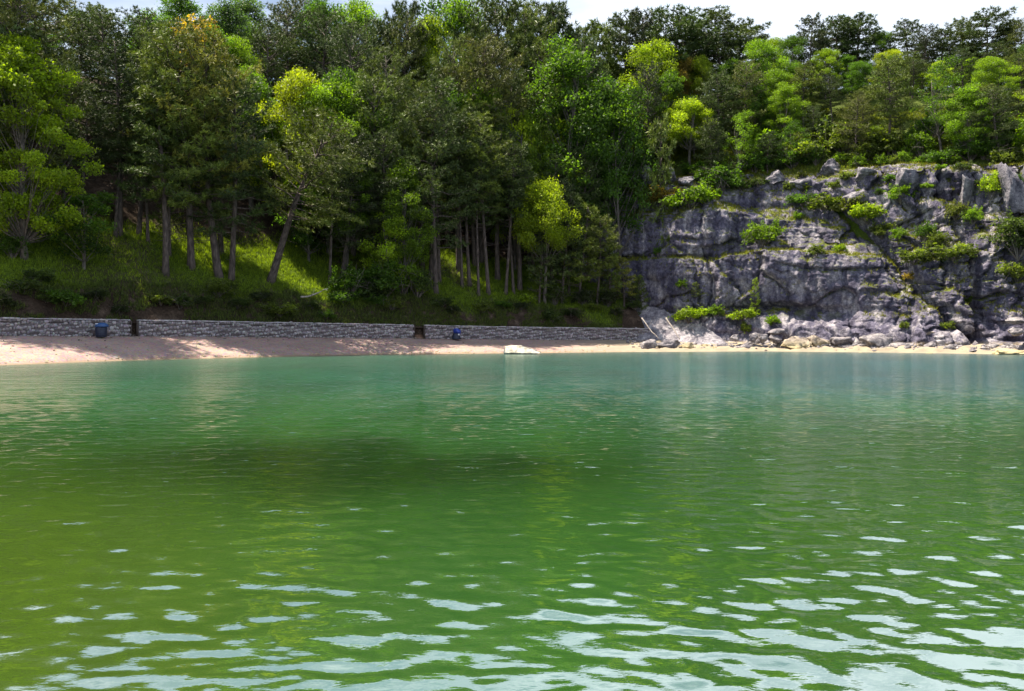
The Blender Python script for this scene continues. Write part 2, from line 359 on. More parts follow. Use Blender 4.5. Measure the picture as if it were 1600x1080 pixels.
# rows of (s, z): every row one list over KX
ROWS = [
 (key([0]*13) - 1.0,                       key([-1]*13)),
 (key([0]*13),                             key([.9,.9,.9,.9,.9,.9,.9,.8,.6,.5,.4,.4,.4])),
 (key([.6,.6,.7,.8,.9,.9,.9,1,1.2,1,1,1,1]), key([2.8,2.8,2.6,2.5,2.4,2.6,2.9,2.4,2.6,2.8,3,3,3])),
 (key([1,1,1.1,1.4,1.8,1.9,1.9,1.6,1.6,1.3,1.3,1.3,1.3]), key([4.2,4.2,4.0,4.0,3.8,3.7,3.6,3.0,3.2,3.5,3.6,3.6,3.6])),
 (key([1.4,1.4,1.8,2.7,2.9,3.0,2.7,2.0,1.7,1.6,1.6,1.6,1.6]), key([4.6,4.6,4.4,4.4,4.4,4.6,4.0,3.7,4.2,4.4,4.4,4.4,4.4])),
 (key([1.6,1.6,2.1,3.2,3.5,3.8,3.6,2.4,2.1,2.0,2,2,2]), key([5.2,5.2,5.0,5.0,5.0,5.2,4.8,4.6,5.0,5.2,5.2,5.2,5.2])),
 (key([1.8,1.8,2.2,2.9,2.9,2.7,2.7,2.4,2.3,2.3,2.3,2.3,2.3]), key([6,6,6,6,6,6,5.8,5.6,6,6,6,6,6])),
 (key([2.3,2.3,2.6,3.4,3.5,3.3,3.4,3.3,3.3,3.3,3.3,3.3,3.3]), key([11.2,11.2,11.2,10.3,11.4,11.2,10.7,10.4,10,10,10,10,10])),
 (key([2.4,2.4,2.7,3.5,3.8,3.7,3.7,3.7,3.7,3.5,3.5,3.5,3.5]), key([12,12,12,11.2,12.2,12.1,11.6,11.2,10.8,10.6,10.6,10.6,10.6])),
 (key([2.9,2.9,3.2,4.4,6.2,6.5,6.2,5.2,4.2,4.0,4,4,4]), key([12.35,12.35,12.35,11.6,12.5,12.5,12.1,11.7,11.5,11.3,11.2,11.2,11.2])),
 (key([2.6,2.6,3.0,4.6,6.4,6.7,6.4,5.6,4.8,4.6,4.6,4.6,4.6]), key([12.8,12.8,12.8,12.6,13.2,13.3,13,12.8,12.5,12.4,12.3,12.3,12.3])),
 (key([4.0,4.0,4.3,5.8,7.1,7.4,7.4,6.9,6.2,6.0,6.0,6,6]), key([18.0,18.0,17.8,17.2,17.4,16.9,15.4,13.7,14.2,15,14.6,14.6,14.6])),
 (key([5.6,5.6,5.8,7.9,9.3,9.4,9.2,8.2,7.2,7,7,7,7]), key([18.9,18.9,18.8,18.6,18.7,18.2,16.9,15.2,15.3,16,15.5,15.5,15.5])),
 (key([5.9,5.9,6.1,8.3,9.7,9.8,9.6,8.8,7.8,7.5,7.5,7.5,7.5]), key([19.5,19.5,19.4,19.4,19.4,19.0,18.0,16.4,16.3,16.9,16.3,16,16])),
 (key([7.3,7.3,7.8,10.2,11.6,11.8,11.9,11.2,10.2,9.0,8.6,8.6,8.6]), key([22.6,22.6,22.4,21.8,21.4,21.8,22.0,21.6,21,20.6,19.6,19,18])),
 (key([10.6,10.6,11,12.6,13.2,13.3,13.4,13.2,12.6,12,11.4,11,11]), key([23.8,23.8,23.6,23.0,22.8,23.2,23.2,23.0,22.4,21.8,20.8,20,19])),
 (key([14.5]*13), key([23.6,23.6,23.6,23.6,23.6,23.6,23.4,23.1,22.5,22,21,20,18])),
]
xs = np.concatenate([np.arange(6, 60, .115), np.arange(60, 130, 1.2)])
dens = [3, 14, 10, 8, 6, 8, 40, 8, 12, 6, 34, 12, 6, 22, 14, 8]
rowS = []; rowZ = []
for i in range(len(ROWS) - 1):
    s0, z0 = ROWS[i]; s1, z1 = ROWS[i + 1]
    for k in range(dens[i]):
        f = k / dens[i]
        rowS.append(np.interp(xs, KX, s0 * (1 - f) + s1 * f)); rowZ.append(np.interp(xs, KX, z0 * (1 - f) + z1 * f))
rowS.append(np.interp(xs, KX, ROWS[-1][0])); rowZ.append(np.interp(xs, KX, ROWS[-1][1]))
Sg = np.array(rowS); Zg = np.array(rowZ); Xg = np.broadcast_to(xs, Sg.shape).copy()
# soften ledge lines sideways with noise so no line runs straight
Zg = Zg + .8 * fbm(Xg * .12, 0.5, Zg * .1, 3, 40) * smooth(Zg, 1.5, 5) + .35 * fbm(Xg * .5, 1.5, Zg * .2, 3, 41) * smooth(Zg, 1, 3)
right = smooth(Xg, 42, 46)
D = np.zeros_like(Xg)
wx, wz = Xg + .8 * fbm(Xg * .5, 0, Zg * .5, 3, 50), Zg + .6 * fbm(Xg * .5, 5, Zg * .5, 3, 51)
big = fbm(Xg * .11, 0, Zg * .09, 3, 52)
D += 1.5 * big * (1 + .4 * right)
for sx_, sz_, amp, cre, seed in ((.22, .16, .85, .55, 60), (.5, .42, .45, .40, 70), (1.25, 1.15, .20, .20, 80), (3.0, 3.2, .085, .09, 90)):
    f1, f2, rv = worley(wx * sx_, np.full_like(wx, .5), wz * sz_, seed)
    k = (1.5 * right + (1 - right) * (.42 if sx_ > .4 else .9))
    D += (rv - .5) * 2 * amp * k - cre * k * np.exp(-((f2 - f1) / .09) ** 2)
bed = fbm(Xg * .05, 0, Zg * 1.5 + .25 * Xg * .3, 4, 95)
D += .36 * bed
def crack(pts, w, depth, step=0):
    global D
    P = np.array(pts, float); best = np.full(Xg.shape, 99.); side = np.zeros(Xg.shape)
    for a, b in zip(P[:-1], P[1:]):
        ab = b - a; L = ab @ ab; t = np.clip(((Xg - a[0]) * ab[0] + (Zg - a[1]) * ab[1]) / L, 0, 1)
        dx = Xg - a[0] - t * ab[0] + .25 * fbm(Zg * .9, 0, 3, 3, 97); dz = Zg - a[1] - t * ab[1]; d = np.sqrt(dx * dx + dz * dz)
        side = np.where(d < best, np.sign(dx * -ab[1] + dz * ab[0]), side); best = np.minimum(best, d)
    D -= depth * np.exp(-(best / w) ** 2)
    if step: D += step * side * np.exp(-(best / (w * 5)) ** 2)
crack([(40.5, 18.5), (43.2, 14.5), (44.6, 12), (45.3, 10.0), (46.6, 6.5), (48.6, 3), (49.8, .8)], .5, 2.4, 1.1)
crack([(46.5, 12.5), (48.6, 10), (50.2, 6.5), (51.4, 3)], .3, .9, .3)
crack([(49.5, 18), (50.1, 14), (50.4, 9), (50.2, 5), (49.6, 1)], .42, 2.6, -.6)
crack([(25.0, 11.6), (25.6, 8.8), (25.2, 5)], .35, .9, .4)
crack([(52.3, 20), (52.6, 15)], .2, 1.1)
crack([(50.8, 20), (51.0, 15.5)], .2, 1.0)
crack([(11, 12.3), (17, 12.2), (21, 12.0), (25.5, 12.0)], .22, 1.1)
crack([(33, 10.6), (36, 9.9), (39, 9.6), (44, 9.8)], .16, .5, .2)
crack([(26, 5.2), (31, 5.3), (37, 5.1)], .3, .7)
crack([(38.5, 3.0), (40.5, 2.6), (41.6, .6)], .25, .9)
D *= smooth(Zg, -.5, 1.5) * .82
D += .10 * fbm(Xg * 3, 0, Zg * 3, 3, 98)
Yg = Yf(Xg) + coff(Xg) + Sg - D
Yg[-4:] += D[-4:]; Zg[-1] -= .6
Zg2 = Zg + .18 * fbm(Xg * 1.2, Yg * 1.2, 0, 3, 99) * smooth(Zg, 1, 2)
Xg2 = Xg + .15 * fbm(Xg * .8, 3, Zg * .8, 3, 100)
struct('cliff', mesh_np('cliff', np.stack([Xg2, Yg, Zg2], -1).reshape(-1, 3), grid_faces(*Xg.shape), [M_CLIFF], False))
def cliffpt(x, row):      # surface point of the cliff
    j = int(np.clip(np.searchsorted(xs, x), 0, len(xs) - 1)); return (Xg2[row, j], Yg[row, j], Zg2[row, j])
CX = xs.copy()
rowstart = np.concatenate([[0], np.cumsum(dens)])

# pale scree chute at the end of the wall
xq = np.arange(14.6, 27.5, .12); rq = np.linspace(0, 1, 60)
X, R = np.meshgrid(xq, rq)
topz = np.interp(X, [14.6, 16, 17, 19, 21, 24, 27.5], [1.2, 5.4, 6.4, 5.4, 4.4, 3.2, .6])
Y = Yf(X) - 2.6 + R * (coff(X) + 4.0) 
Z = .75 + (topz - .75) * R ** 1.25 + .25 * fbm((X + R * 4) * 1.6, R * 1.5, 0, 4, 120) * (.2 + R) + .12 * fbm(X * 3, Y * 3, 0, 3, 121)
Z -= 1.0 * (1 - smooth(X, 14.6, 16.3)) + 1.0 * smooth(X, 25.5, 27.5)
struct('scree_slope', mesh_np('scree_slope', np.stack([X, Y, Z], -1).reshape(-1, 3), grid_faces(*X.shape), [M_SCREE], False))

# ------------------------------------------------------------------ water
M_WATER, nt, n, l, p = mat('sea_water')
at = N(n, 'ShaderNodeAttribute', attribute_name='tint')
df = n.new('ShaderNodeBsdfDiffuse'); gl = n.new('ShaderNodeBsdfGlossy'); gl.inputs['Roughness'].default_value = .012
gl.inputs['Color'].default_value = (1, 1, 1, 1)
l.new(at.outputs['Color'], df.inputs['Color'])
g = n.new('ShaderNodeNewGeometry')
m1 = N(n, 'ShaderNodeMapping'); m1.inputs['Scale'].default_value = (1.0, 1.9, 1); m1.inputs['Rotation'].default_value = (0, 0, .22); l.new(g.outputs['Position'], m1.inputs[0])
w1 = N(n, 'ShaderNodeTexNoise', Scale=2.4, Detail=3.0, Roughness=.55); l.new(m1.outputs[0], w1.inputs['Vector'])
w2 = N(n, 'ShaderNodeTexNoise', Scale=6.0, Detail=3.0); l.new(m1.outputs[0], w2.inputs['Vector'])
sp = n.new('ShaderNodeSeparateXYZ'); l.new(g.outputs['Position'], sp.inputs[0])
far = N(n, 'ShaderNodeMapRange'); far.inputs[1].default_value = 8; far.inputs[2].default_value = 34; l.new(sp.outputs[1], far.inputs[0])
b1 = n.new('ShaderNodeBump'); b1.inputs['Distance'].default_value = .05; l.new(far.outputs[0], b1.inputs['Strength']); l.new(w1.outputs[0], b1.inputs['Height'])
m3 = N(n, 'ShaderNodeMapping'); m3.inputs['Scale'].default_value = (.45, 1.0, 1); m3.inputs['Rotation'].default_value = (0, 0, .2); l.new(g.outputs['Position'], m3.inputs[0])
w3 = N(n, 'ShaderNodeTexNoise', Scale=.75, Detail=4.0, Roughness=.6); l.new(m3.outputs[0], w3.inputs['Vector'])
b3 = n.new('ShaderNodeBump'); b3.inputs['Distance'].default_value = .16; l.new(far.outputs[0], b3.inputs['Strength']); l.new(w3.outputs[0], b3.inputs['Height']); l.new(b1.outputs[0], b3.inputs['Normal'])
b2 = bump(nt, w2.outputs[0], .35, .006, b3.outputs[0])
for s_ in (gl, df): l.new(b2, s_.inputs['Normal'])
lw = N(n, 'ShaderNodeLayerWeight'); l.new(b2, lw.inputs['Normal'])
rg = N(n, 'ShaderNodeMapRange'); rg.inputs[1].default_value = 14; rg.inputs[2].default_value = 60; rg.inputs[3].default_value = .01; rg.inputs[4].default_value = .15; l.new(sp.outputs[1], rg.inputs[0]); l.new(rg.outputs[0], gl.inputs['Roughness'])
fr = N(n, 'ShaderNodeMath', operation='MULTIPLY_ADD'); fr.inputs[1].default_value = .52; fr.inputs[2].default_value = .24; l.new(lw.outputs['Facing'], fr.inputs[0])
cap = N(n, 'ShaderNodeMath', operation='MINIMUM'); cap.inputs[1].default_value = .60; l.new(fr.outputs[0], cap.inputs[0])
ms = n.new('ShaderNodeMixShader'); l.new(cap.outputs[0], ms.inputs[0]); l.new(df.outputs[0], ms.inputs[1]); l.new(gl.outputs[0], ms.inputs[2])
l.new(ms.outputs[0], n['Material Output'].inputs[0])

yr = [-80, -40, -20, -10, -4, 0, 2]; d = 3.0
while d < 48: yr.append(d); d *= 1.0048
while d < 115: yr.append(d); d *= 1.012
yr += [125, 150, 200, 300]
yr = np.array(yr)
tt = np.concatenate([[-30, -12, -6, -3, -2, -1.4, -1.05, -.85], np.linspace(-.72, .72, 470), [.85, 1.05, 1.4, 2, 3, 6, 12, 30]])
T, Yw = np.meshgrid(tt, yr); Xw = np.maximum(Yw, 3.0) * T
Zw = np.zeros_like(Xw); wr = np.random.default_rng(11)
cell = np.maximum(np.maximum(Yw, 3) * .0049, np.maximum(Yw, 3) * 1.44 / 470 * .8)
NW = 100; tot = 0
for i in range(NW):
    lam = float(np.exp(wr.uniform(np.log(.14), np.log(.85)))); k = 2 * math.pi / lam
    a = RAD(90 - 14 + wr.normal() * 44); amp_s = (.9 if lam < 1.4 else .75) * (1 if lam > .25 else .7)
    A = .0088 * amp_s / k
    fade = np.clip((lam / cell - 3.0) / 3.0, 0, 1)
    kx, ky = k * math.cos(a), k * math.sin(a)
    ph = kx * Xw + ky * Yw + wr.uniform(0, 6.28) + .8 * vnoise(Xw * .3 / lam, Yw * .3 / lam, np.full_like(Xw, i * 3.1), i) * 2
    Zw += A * fade * np.sin(ph)
Zw *= (np.abs(T) < .8) * smooth(Yw, 2, 4) * (1 - smooth(Yw, 60, 100) * .7)
dsh = Ys(np.clip(Xw, -120, 120)) - Yw
nzw = fbm(Xw * .07, Yw * .05, 0, 4, 200); nz2 = fbm(Xw * .35, Yw * .16, 0, 4, 210)
def L3(a, b, f): return np.array(a)[None, None] * (1 - f[..., None]) + np.array(b)[None, None] * f[..., None]
near = np.array((.032, .102, .020)); 
fy = smooth(Yw + 6 * nzw, 9, 48); fx = smooth(Xw / np.maximum(Yw, 3), -.35, .45)
farc = L3((.010, .078, .034), (.004, .068, .076), fx)
tint = near[None, None] * (1 - fy[..., None]) + farc * fy[..., None]
yel = (1 - smooth(Xw / np.maximum(Yw, 3), -.55, -.05)) * (1 - smooth(Yw, 8, 22))
tint = tint * (1 - .60 * yel[..., None]) + np.array((.080, .125, .012)) * .60 * yel[..., None]
dark_patch = np.exp(-(((Xw + 3.0 + 1.8 * nz2) / 5.2) ** 2 + ((Yw - 15.6 + 3.0 * nz2) / 4.0) ** 2) ** 1.5)  # mask for a darker patch and band in the water tint
dark_patch = np.maximum(dark_patch, .45 * np.exp(-((Yw - 16 + .15 * Xw + 5 * nzw) / 3.5) ** 2) * smooth(nz2, -.5, .3))
tint = tint * (1 - .62 * dark_patch[..., None])
shl = .8 * (1 - smooth(dsh, .2, 4)) ** 1.5 * (1 - .85 * smooth(Xw, -5, 12))
tint = tint * (1 - shl[..., None]) + np.array((.16, .115, .06)) * shl[..., None]
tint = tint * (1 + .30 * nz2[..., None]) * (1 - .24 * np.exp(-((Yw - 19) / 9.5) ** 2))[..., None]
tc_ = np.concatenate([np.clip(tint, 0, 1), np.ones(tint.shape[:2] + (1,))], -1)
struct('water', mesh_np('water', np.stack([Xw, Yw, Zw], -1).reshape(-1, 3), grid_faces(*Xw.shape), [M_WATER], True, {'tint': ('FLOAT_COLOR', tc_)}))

# ------------------------------------------------------------------ find surface points under the cliff and the hillside
def _vis(V):
    V = V.reshape(-1, 3); V = V[V[:, 1] > 20]
    return V, 800 + 1400 * V[:, 0] / V[:, 1], 518 - 1400 * (V[:, 2] - CAMH) / V[:, 1]
_cl = _vis(np.stack([Xg2, Yg, Zg2], -1))
def on_cliff(px, py, tol=3.0):
    V, a, b = _cl; d = np.hypot(a - px, b - py); ok = d < tol
    if not ok.any(): return V[np.argmin(d)]
    W = V[ok]; return W[np.argmin(W[:, 1])]
def ground(px, Y):
    x = pxX(px, Y); return x, Y, float(hillz(x, Y))

# ------------------------------------------------------------------ stone walls
M_MORTAR = m_plain('dark_mortar', (.14, .115, .12), .95, .3, 9)
M_WSTONE, nt, n, l, p = mat('wall_stone')
at = N(n, 'ShaderNodeAttribute', attribute_name='tone'); tc = n.new('ShaderNodeTexCoord')
t = N(n, 'ShaderNodeTexNoise', Scale=6.0, Detail=5.0); l.new(tc.outputs['Object'], t.inputs['Vector'])
r = ramp(n, [(0, (.17, .15, .16)), (.5, (.29, .26, .27)), (1, (.46, .42, .42))]); l.new(at.outputs['Fac'], r.inputs[0])
l.new(mixc(nt, .6, r.outputs[0], t.outputs['Color'], 'SOFT_LIGHT'), p.inputs['Base Color']); p.inputs['Roughness'].default_value = .9
l.new(bump(nt, t.outputs[0], .6, .03), p.inputs['Normal'])

def x_at_px(px):
    a = np.interp(px, 800 + 1400 * _xs[(_xs > -75) & (_xs < 40)] / _fr[(_xs > -75) & (_xs < 40)], _xs[(_xs > -75) & (_xs < 40)]); return float(a)
def build_wall(x0, x1, label, zc=1.0):
    xa = np.linspace(x0, x1, max(3, int((x1 - x0) / .35)))
    px_, py_ = xa, Yf(xa)
    dx = np.gradient(px_); dy = np.gradient(py_); L = np.hypot(dx, dy); nx, ny = dy / L, -dx / L     # towards the sea
    arc = np.concatenate([[0], np.cumsum(np.hypot(np.diff(px_), np.diff(py_)))])
    root = bpy.data.objects.new('stone_wall', None); COL.objects.link(root)
    ox, oy = float(px_.mean()), float(py_.mean()); oz = float(Zb(ox)); root.location = (ox, oy, oz)
    tag(root, label, 'wall', 'stone walls behind the beach')
    zb = Zb(xa) - .35; zt = Zb(xa) + WALLH
    V = []
    for i in range(len(xa)):
        for (o_, z_) in ((0, zb[i]), (0, zt[i]), (-.45, zt[i]), (-.45, zb[i])):
            V.append((px_[i] + nx[i] * o_ - ox, py_[i] + ny[i] * o_ - oy, z_ - oz))
    F = [(4 * i + a, 4 * i + 4 + a, 4 * i + 4 + (a + 1) % 4, 4 * i + (a + 1) % 4) for i in range(len(xa) - 1) for a in range(4)]
    F += [(0, 1, 2, 3), (len(V) - 1, len(V) - 2, len(V) - 3, len(V) - 4)]
    mb = MB(); mb.add(V, F); link('core', mb.mesh('core', [M_MORTAR]), root)
    V = []; F = []; T = []; r_ = np.random.default_rng(int(abs(x0) * 10)); H = WALLH + .1; rows = 6; ch = H / rows
    for r in range(rows):
        a = r_.uniform(0, .2)
        while a < arc[-1] - .1:
            w = r_.uniform(.16, .40)
            ca, cz = a + w / 2 + r_.normal() * .03, (r + .5) * ch - .1 + .10 * math.sin(a * 1.9 + r * 2.1) + r_.normal() * .035
            hw, hh = w * .46, ch * .5 * r_.uniform(.7, 1.2); K = 6; off = r_.uniform(0, 6.3)
            bx, by = np.interp(ca, arc, px_), np.interp(ca, arc, py_); bnx, bny = np.interp(ca, arc, nx), np.interp(ca, arc, ny)
            tx, ty = -bny, bnx; dep = r_.uniform(.04, .11); b = len(V); tone = float(np.clip(r_.normal(.45, .27), 0, 1))
            zz = float(np.interp(ca, arc, Zb(xa))) - oz
            ang = off + np.arange(K) * 2 * math.pi / K; rj = r_.uniform(.85, 1.12, K)
            for (f_, o_) in ((1.0, .003), (.72, dep)):
                for q in range(K):
                    c_, s_ = math.cos(ang[q]), math.sin(ang[q]); e = 1.13 * rj[q]
                    u = hw * f_ * e * np.sign(c_) * abs(c_) ** .7; v_ = hh * f_ * e * np.sign(s_) * abs(s_) ** .7
                    V.append((bx + tx * u + bnx * o_ - ox, by + ty * u + bny * o_ - oy, zz + cz + v_)); T.append(tone)
            F += [(b + q, b + (q + 1) % K, b + K + (q + 1) % K) for q in range(K)] + [(b + q, b + K + (q + 1) % K, b + K + q) for q in range(K)]
            F += [(b + K, b + K + q, b + K + q + 1) for q in range(1, K - 1)]
            a += w
    st = link('stone', mesh_np('stone', V, F, [M_WSTONE], False, {'tone': ('FLOAT', T)}), root); st['kind'] = 'stuff'
    V = []; F = []; T = []; a = 0.0
    while a < arc[-1] - .1:
        w = min(r_.uniform(.35, .7), arc[-1] - a); tone = float(np.clip(r_.normal(.72, .16), 0, 1)); b = len(V); h0 = .005; h1 = r_.uniform(.07, .12)
        for (aa, o_, z_) in ((a + .012, .09, h0), (a + w - .012, .09, h0), (a + w - .012, -.47, h0), (a + .012, -.47, h0), (a + .03, .07, h1), (a + w - .03, .07, h1), (a + w - .03, -.45, h1), (a + .03, -.45, h1)):
            bx, by = np.interp(aa, arc, px_), np.interp(aa, arc, py_); bnx, bny = np.interp(aa, arc, nx), np.interp(aa, arc, ny)
            V.append((bx + bnx * o_ - ox, by + bny * o_ - oy, float(np.interp(aa, arc, zt)) + z_ - oz)); T.append(tone)
        for f in ((0, 1, 5, 4), (1, 2, 6, 5), (2, 3, 7, 6), (3, 0, 4, 7), (4, 5, 6, 7)): F += [(b + f[0], b + f[1], b + f[2]), (b + f[0], b + f[2], b + f[3])]
        a += w
    cp = link('coping', mesh_np('coping', V, F, [M_WSTONE], False, {'tone': ('FLOAT', T)}), root); cp['kind'] = 'stuff'
build_wall(-62, x_at_px(203), 'near length of rubble stone wall left of the dark opening, barrel bin before it')
build_wall(x_at_px(216), x_at_px(646), 'long middle length of rubble stone wall between the dark opening and the brown one')
build_wall(x_at_px(664), 17.6, 'far length of rubble stone wall from the brown opening to the pale scree')

M_TIMB = m_plain('dark_timber', (.045, .032, .026), .8, .4, 12)
M_TIMB2 = m_plain('brown_timber', (.17, .095, .06), .8, .4, 12)
def steps(pa, pb, m, mpost, label):
    xa, xb = x_at_px(pa), x_at_px(pb); cx = (xa + xb) / 2; cyy = float(Yf(cx)); ang = math.atan2(float(Yf(xb) - Yf(xa)), xb - xa)
    w = math.hypot(xb - xa, float(Yf(xb) - Yf(xa))) - .04
    root = bpy.data.objects.new('timber_steps', None); COL.objects.link(root); root.location = (cx, cyy, float(Zb(cx)) - .1); root.rotation_euler = (0, 0, ang)
    tag(root, label, 'steps')
    for k in range(5):
        mb = MB(); mb.box(-w / 2 + .1, w / 2 - .1, .06 + k * .28, .5 + k * .28, -.1, .02 + (k + 1) * .24)
        link('step', mb.mesh('step', [m]), root)
    for sgn in (-1, 1):
        mb = MB(); mb.box(-.07, .07, -.06, .1, -.15, 1.5, 0, (sgn * (w / 2 - .08), 0, 0)); link('post', mb.mesh('post', [mpost]), root)
steps(203, 216, M_TIMB, M_TIMB, 'dark timber steps recessed in the stone wall to the right of the barrel bin')
steps(646, 664, M_TIMB2, M_TIMB, 'brown timber steps between two dark posts in the far part of the wall')

# ------------------------------------------------------------------ bins
M_NAVY = m_plain('navy_plastic', (.010, .016, .04), .5, .2, 5, .1)
M_BLUE = m_plain('blue_lid_plastic', (.02, .075, .22), .45, .2, 5, .1)
M_BAG = m_plain('blue_bag', (.015, .04, .28), .4, .3, 6, .8)
M_PALE = m_plain('pale_plastic', (.65, .68, .75), .5, .1, 6, .1)
def at_wall(px, off):
    x = x_at_px(px); y = float(Yf(x)) - off; x = pxX(px, y); z = float(Zb(x)) * .97; return x, y, z
x, y, z = at_wall(158, 1.1)
root = bpy.data.objects.new('litter_bin', None); COL.objects.link(root); root.location = (x, y, z - .03)
tag(root, 'large dark barrel bin with blue domed lid beside the dark wall opening', 'bin', 'litter bins by the wall')
mb = MB(); mb.lathe([(.40, 0), (.44, .05), (.47, .45), (.48, .82), (.46, .86)], 22); link('body', mb.mesh('body', [M_NAVY], False), root)
mb = MB(); mb.lathe([(.47, 0), (.56, .03), (.56, .10), (.50, .22), (.34, .34), (.12, .39)], 22, (.06, 0, .865)); lid = link('lid', mb.mesh('lid', [M_BLUE]), root)
mb = MB(); mb.box(-.11, .11, -.05, .04, 0, .10, .3, (-.22, -.34, 1.10)); link('pale_block', mb.mesh('pale_block', [M_PALE]), lid)  # small pale box at the upper left of the lid
for k in (0.18, 0.62):
    mb = MB(); mb.lathe([(.468, 0), (.492, .012), (.492, .04), (.468, .052)], 22, (0, 0, k)); link('rib', mb.mesh('rib', [M_NAVY]), root)
x, y, z = at_wall(713, 1.0)
root = bpy.data.objects.new('litter_bin', None); COL.objects.link(root); root.location = (x, y, z - .02)
tag(root, 'small dark bin with bright blue bag bulging over its rim, far along the wall', 'bin', 'litter bins by the wall')
mb = MB(); mb.lathe([(.50, 0), (.52, .06), (.44, .35), (.40, .62), (.40, .66)], 18); link('body', mb.mesh('body', [M_NAVY]), root)
import bmesh
def blob(name, r, sc_, m, parent, loc, seed, amp=.18, sub=3):
    bm = bmesh.new(); bmesh.ops.create_icosphere(bm, subdivisions=sub, radius=1); V = np.array([v.co[:] for v in bm.verts])
    nn = fbm(V[:, 0] * 1.6 + seed, V[:, 1] * 1.6, V[:, 2] * 1.6, 3, seed); V = V * (1 + amp * nn)[:, None] * np.array(sc_) * r
    F = [[v.index for v in f.verts] for f in bm.faces]; bm.free()
    return link(name, mesh_np(name, V, F, [m], True), parent, loc)
blob('bag', .45, (1, 1, .8), M_BAG, root, (.08, 0, .88), 5, .35)
mb = MB(); mb.box(-.09, .09, -.03, .03, 0, .2); link('sign', mb.mesh('sign', [M_PALE]), root, (.30, -.37, .42), (0, 0, .4))

# ------------------------------------------------------------------ boulders
def rock_mesh(name, dims, seed, m, cuts=16, amp=.16, sub=4):
    r_ = np.random.default_rng(seed); bm = bmesh.new(); bmesh.ops.create_icosphere(bm, subdivisions=sub, radius=1)
    V = np.array([v.co[:] for v in bm.verts]); F = [[v.index for v in f.verts] for f in bm.faces]; bm.free()
    for _ in range(cuts):
        d = r_.normal(size=3); d /= np.linalg.norm(d); h = r_.uniform(.42, .80)
        k = V @ d; over = np.maximum(k - h, 0); V = V - over[:, None] * d * .985
    V += (amp * (.4 if m is M_CREAM else 1) * fbm(V[:, 0] * 2 + seed, V[:, 1] * 2, V[:, 2] * 2, 4, seed))[:, None] * V
    f1, f2, rv = worley(V[:, 0] * 1.6 + seed, V[:, 1] * 1.6, V[:, 2] * 1.6, seed)
    lite = .15 if m is M_CREAM else 1.0; V *= (1 - .12 * lite * np.exp(-((f2 - f1) / .10) ** 2) + .20 * lite * (rv - .5))[:, None]; V *= (1 + .06 * lite * fbm(V[:, 0] * 7, V[:, 1] * 7, V[:, 2] * 7, 3, seed))[:, None]
    lo, hi = V.min(0), V.max(0); V = (V - (lo + hi) / 2) / (hi - lo) * np.array(dims)
    V[:, 2] += dims[2] / 2
    return mesh_np(name, V, F, [m], False)
_bs = 300
def boulder(px, pyb, wpx, hpx, m, label, Y=None, name='boulder', depth=None, sink=.25, rz=None, cat='rock', group=None, cuts=16):
    global _bs; _bs += 1
    if Y is None:
        P = on_cliff(px, pyb); Y = float(P[1]) - .2
    w = wpx / 1400 * Y; h = hpx / 1400 * Y * (.85 if group and 'foot' in group else 1); x = pxX(px, Y); z = pyZ(pyb, Y)
    dd = depth or w * .75; rr_ = random.uniform(-.25, .25) if rz is None else rz
    o = link(name, rock_mesh(name, (w * 1.02, dd, h * (1 + sink)), _bs, m, cuts), None, (x, Y, z - h * sink), (0, 0, rr_))
    tag(o, label, cat, group); return o
boulder(816, 553.5, 57, 14, M_CREAM, 'smooth cream boulder standing in the shallows in front of the wooded bank', 91.0, cuts=7, rz=0, sink=.35)
B = 'boulders strewn along the foot of the cliff'
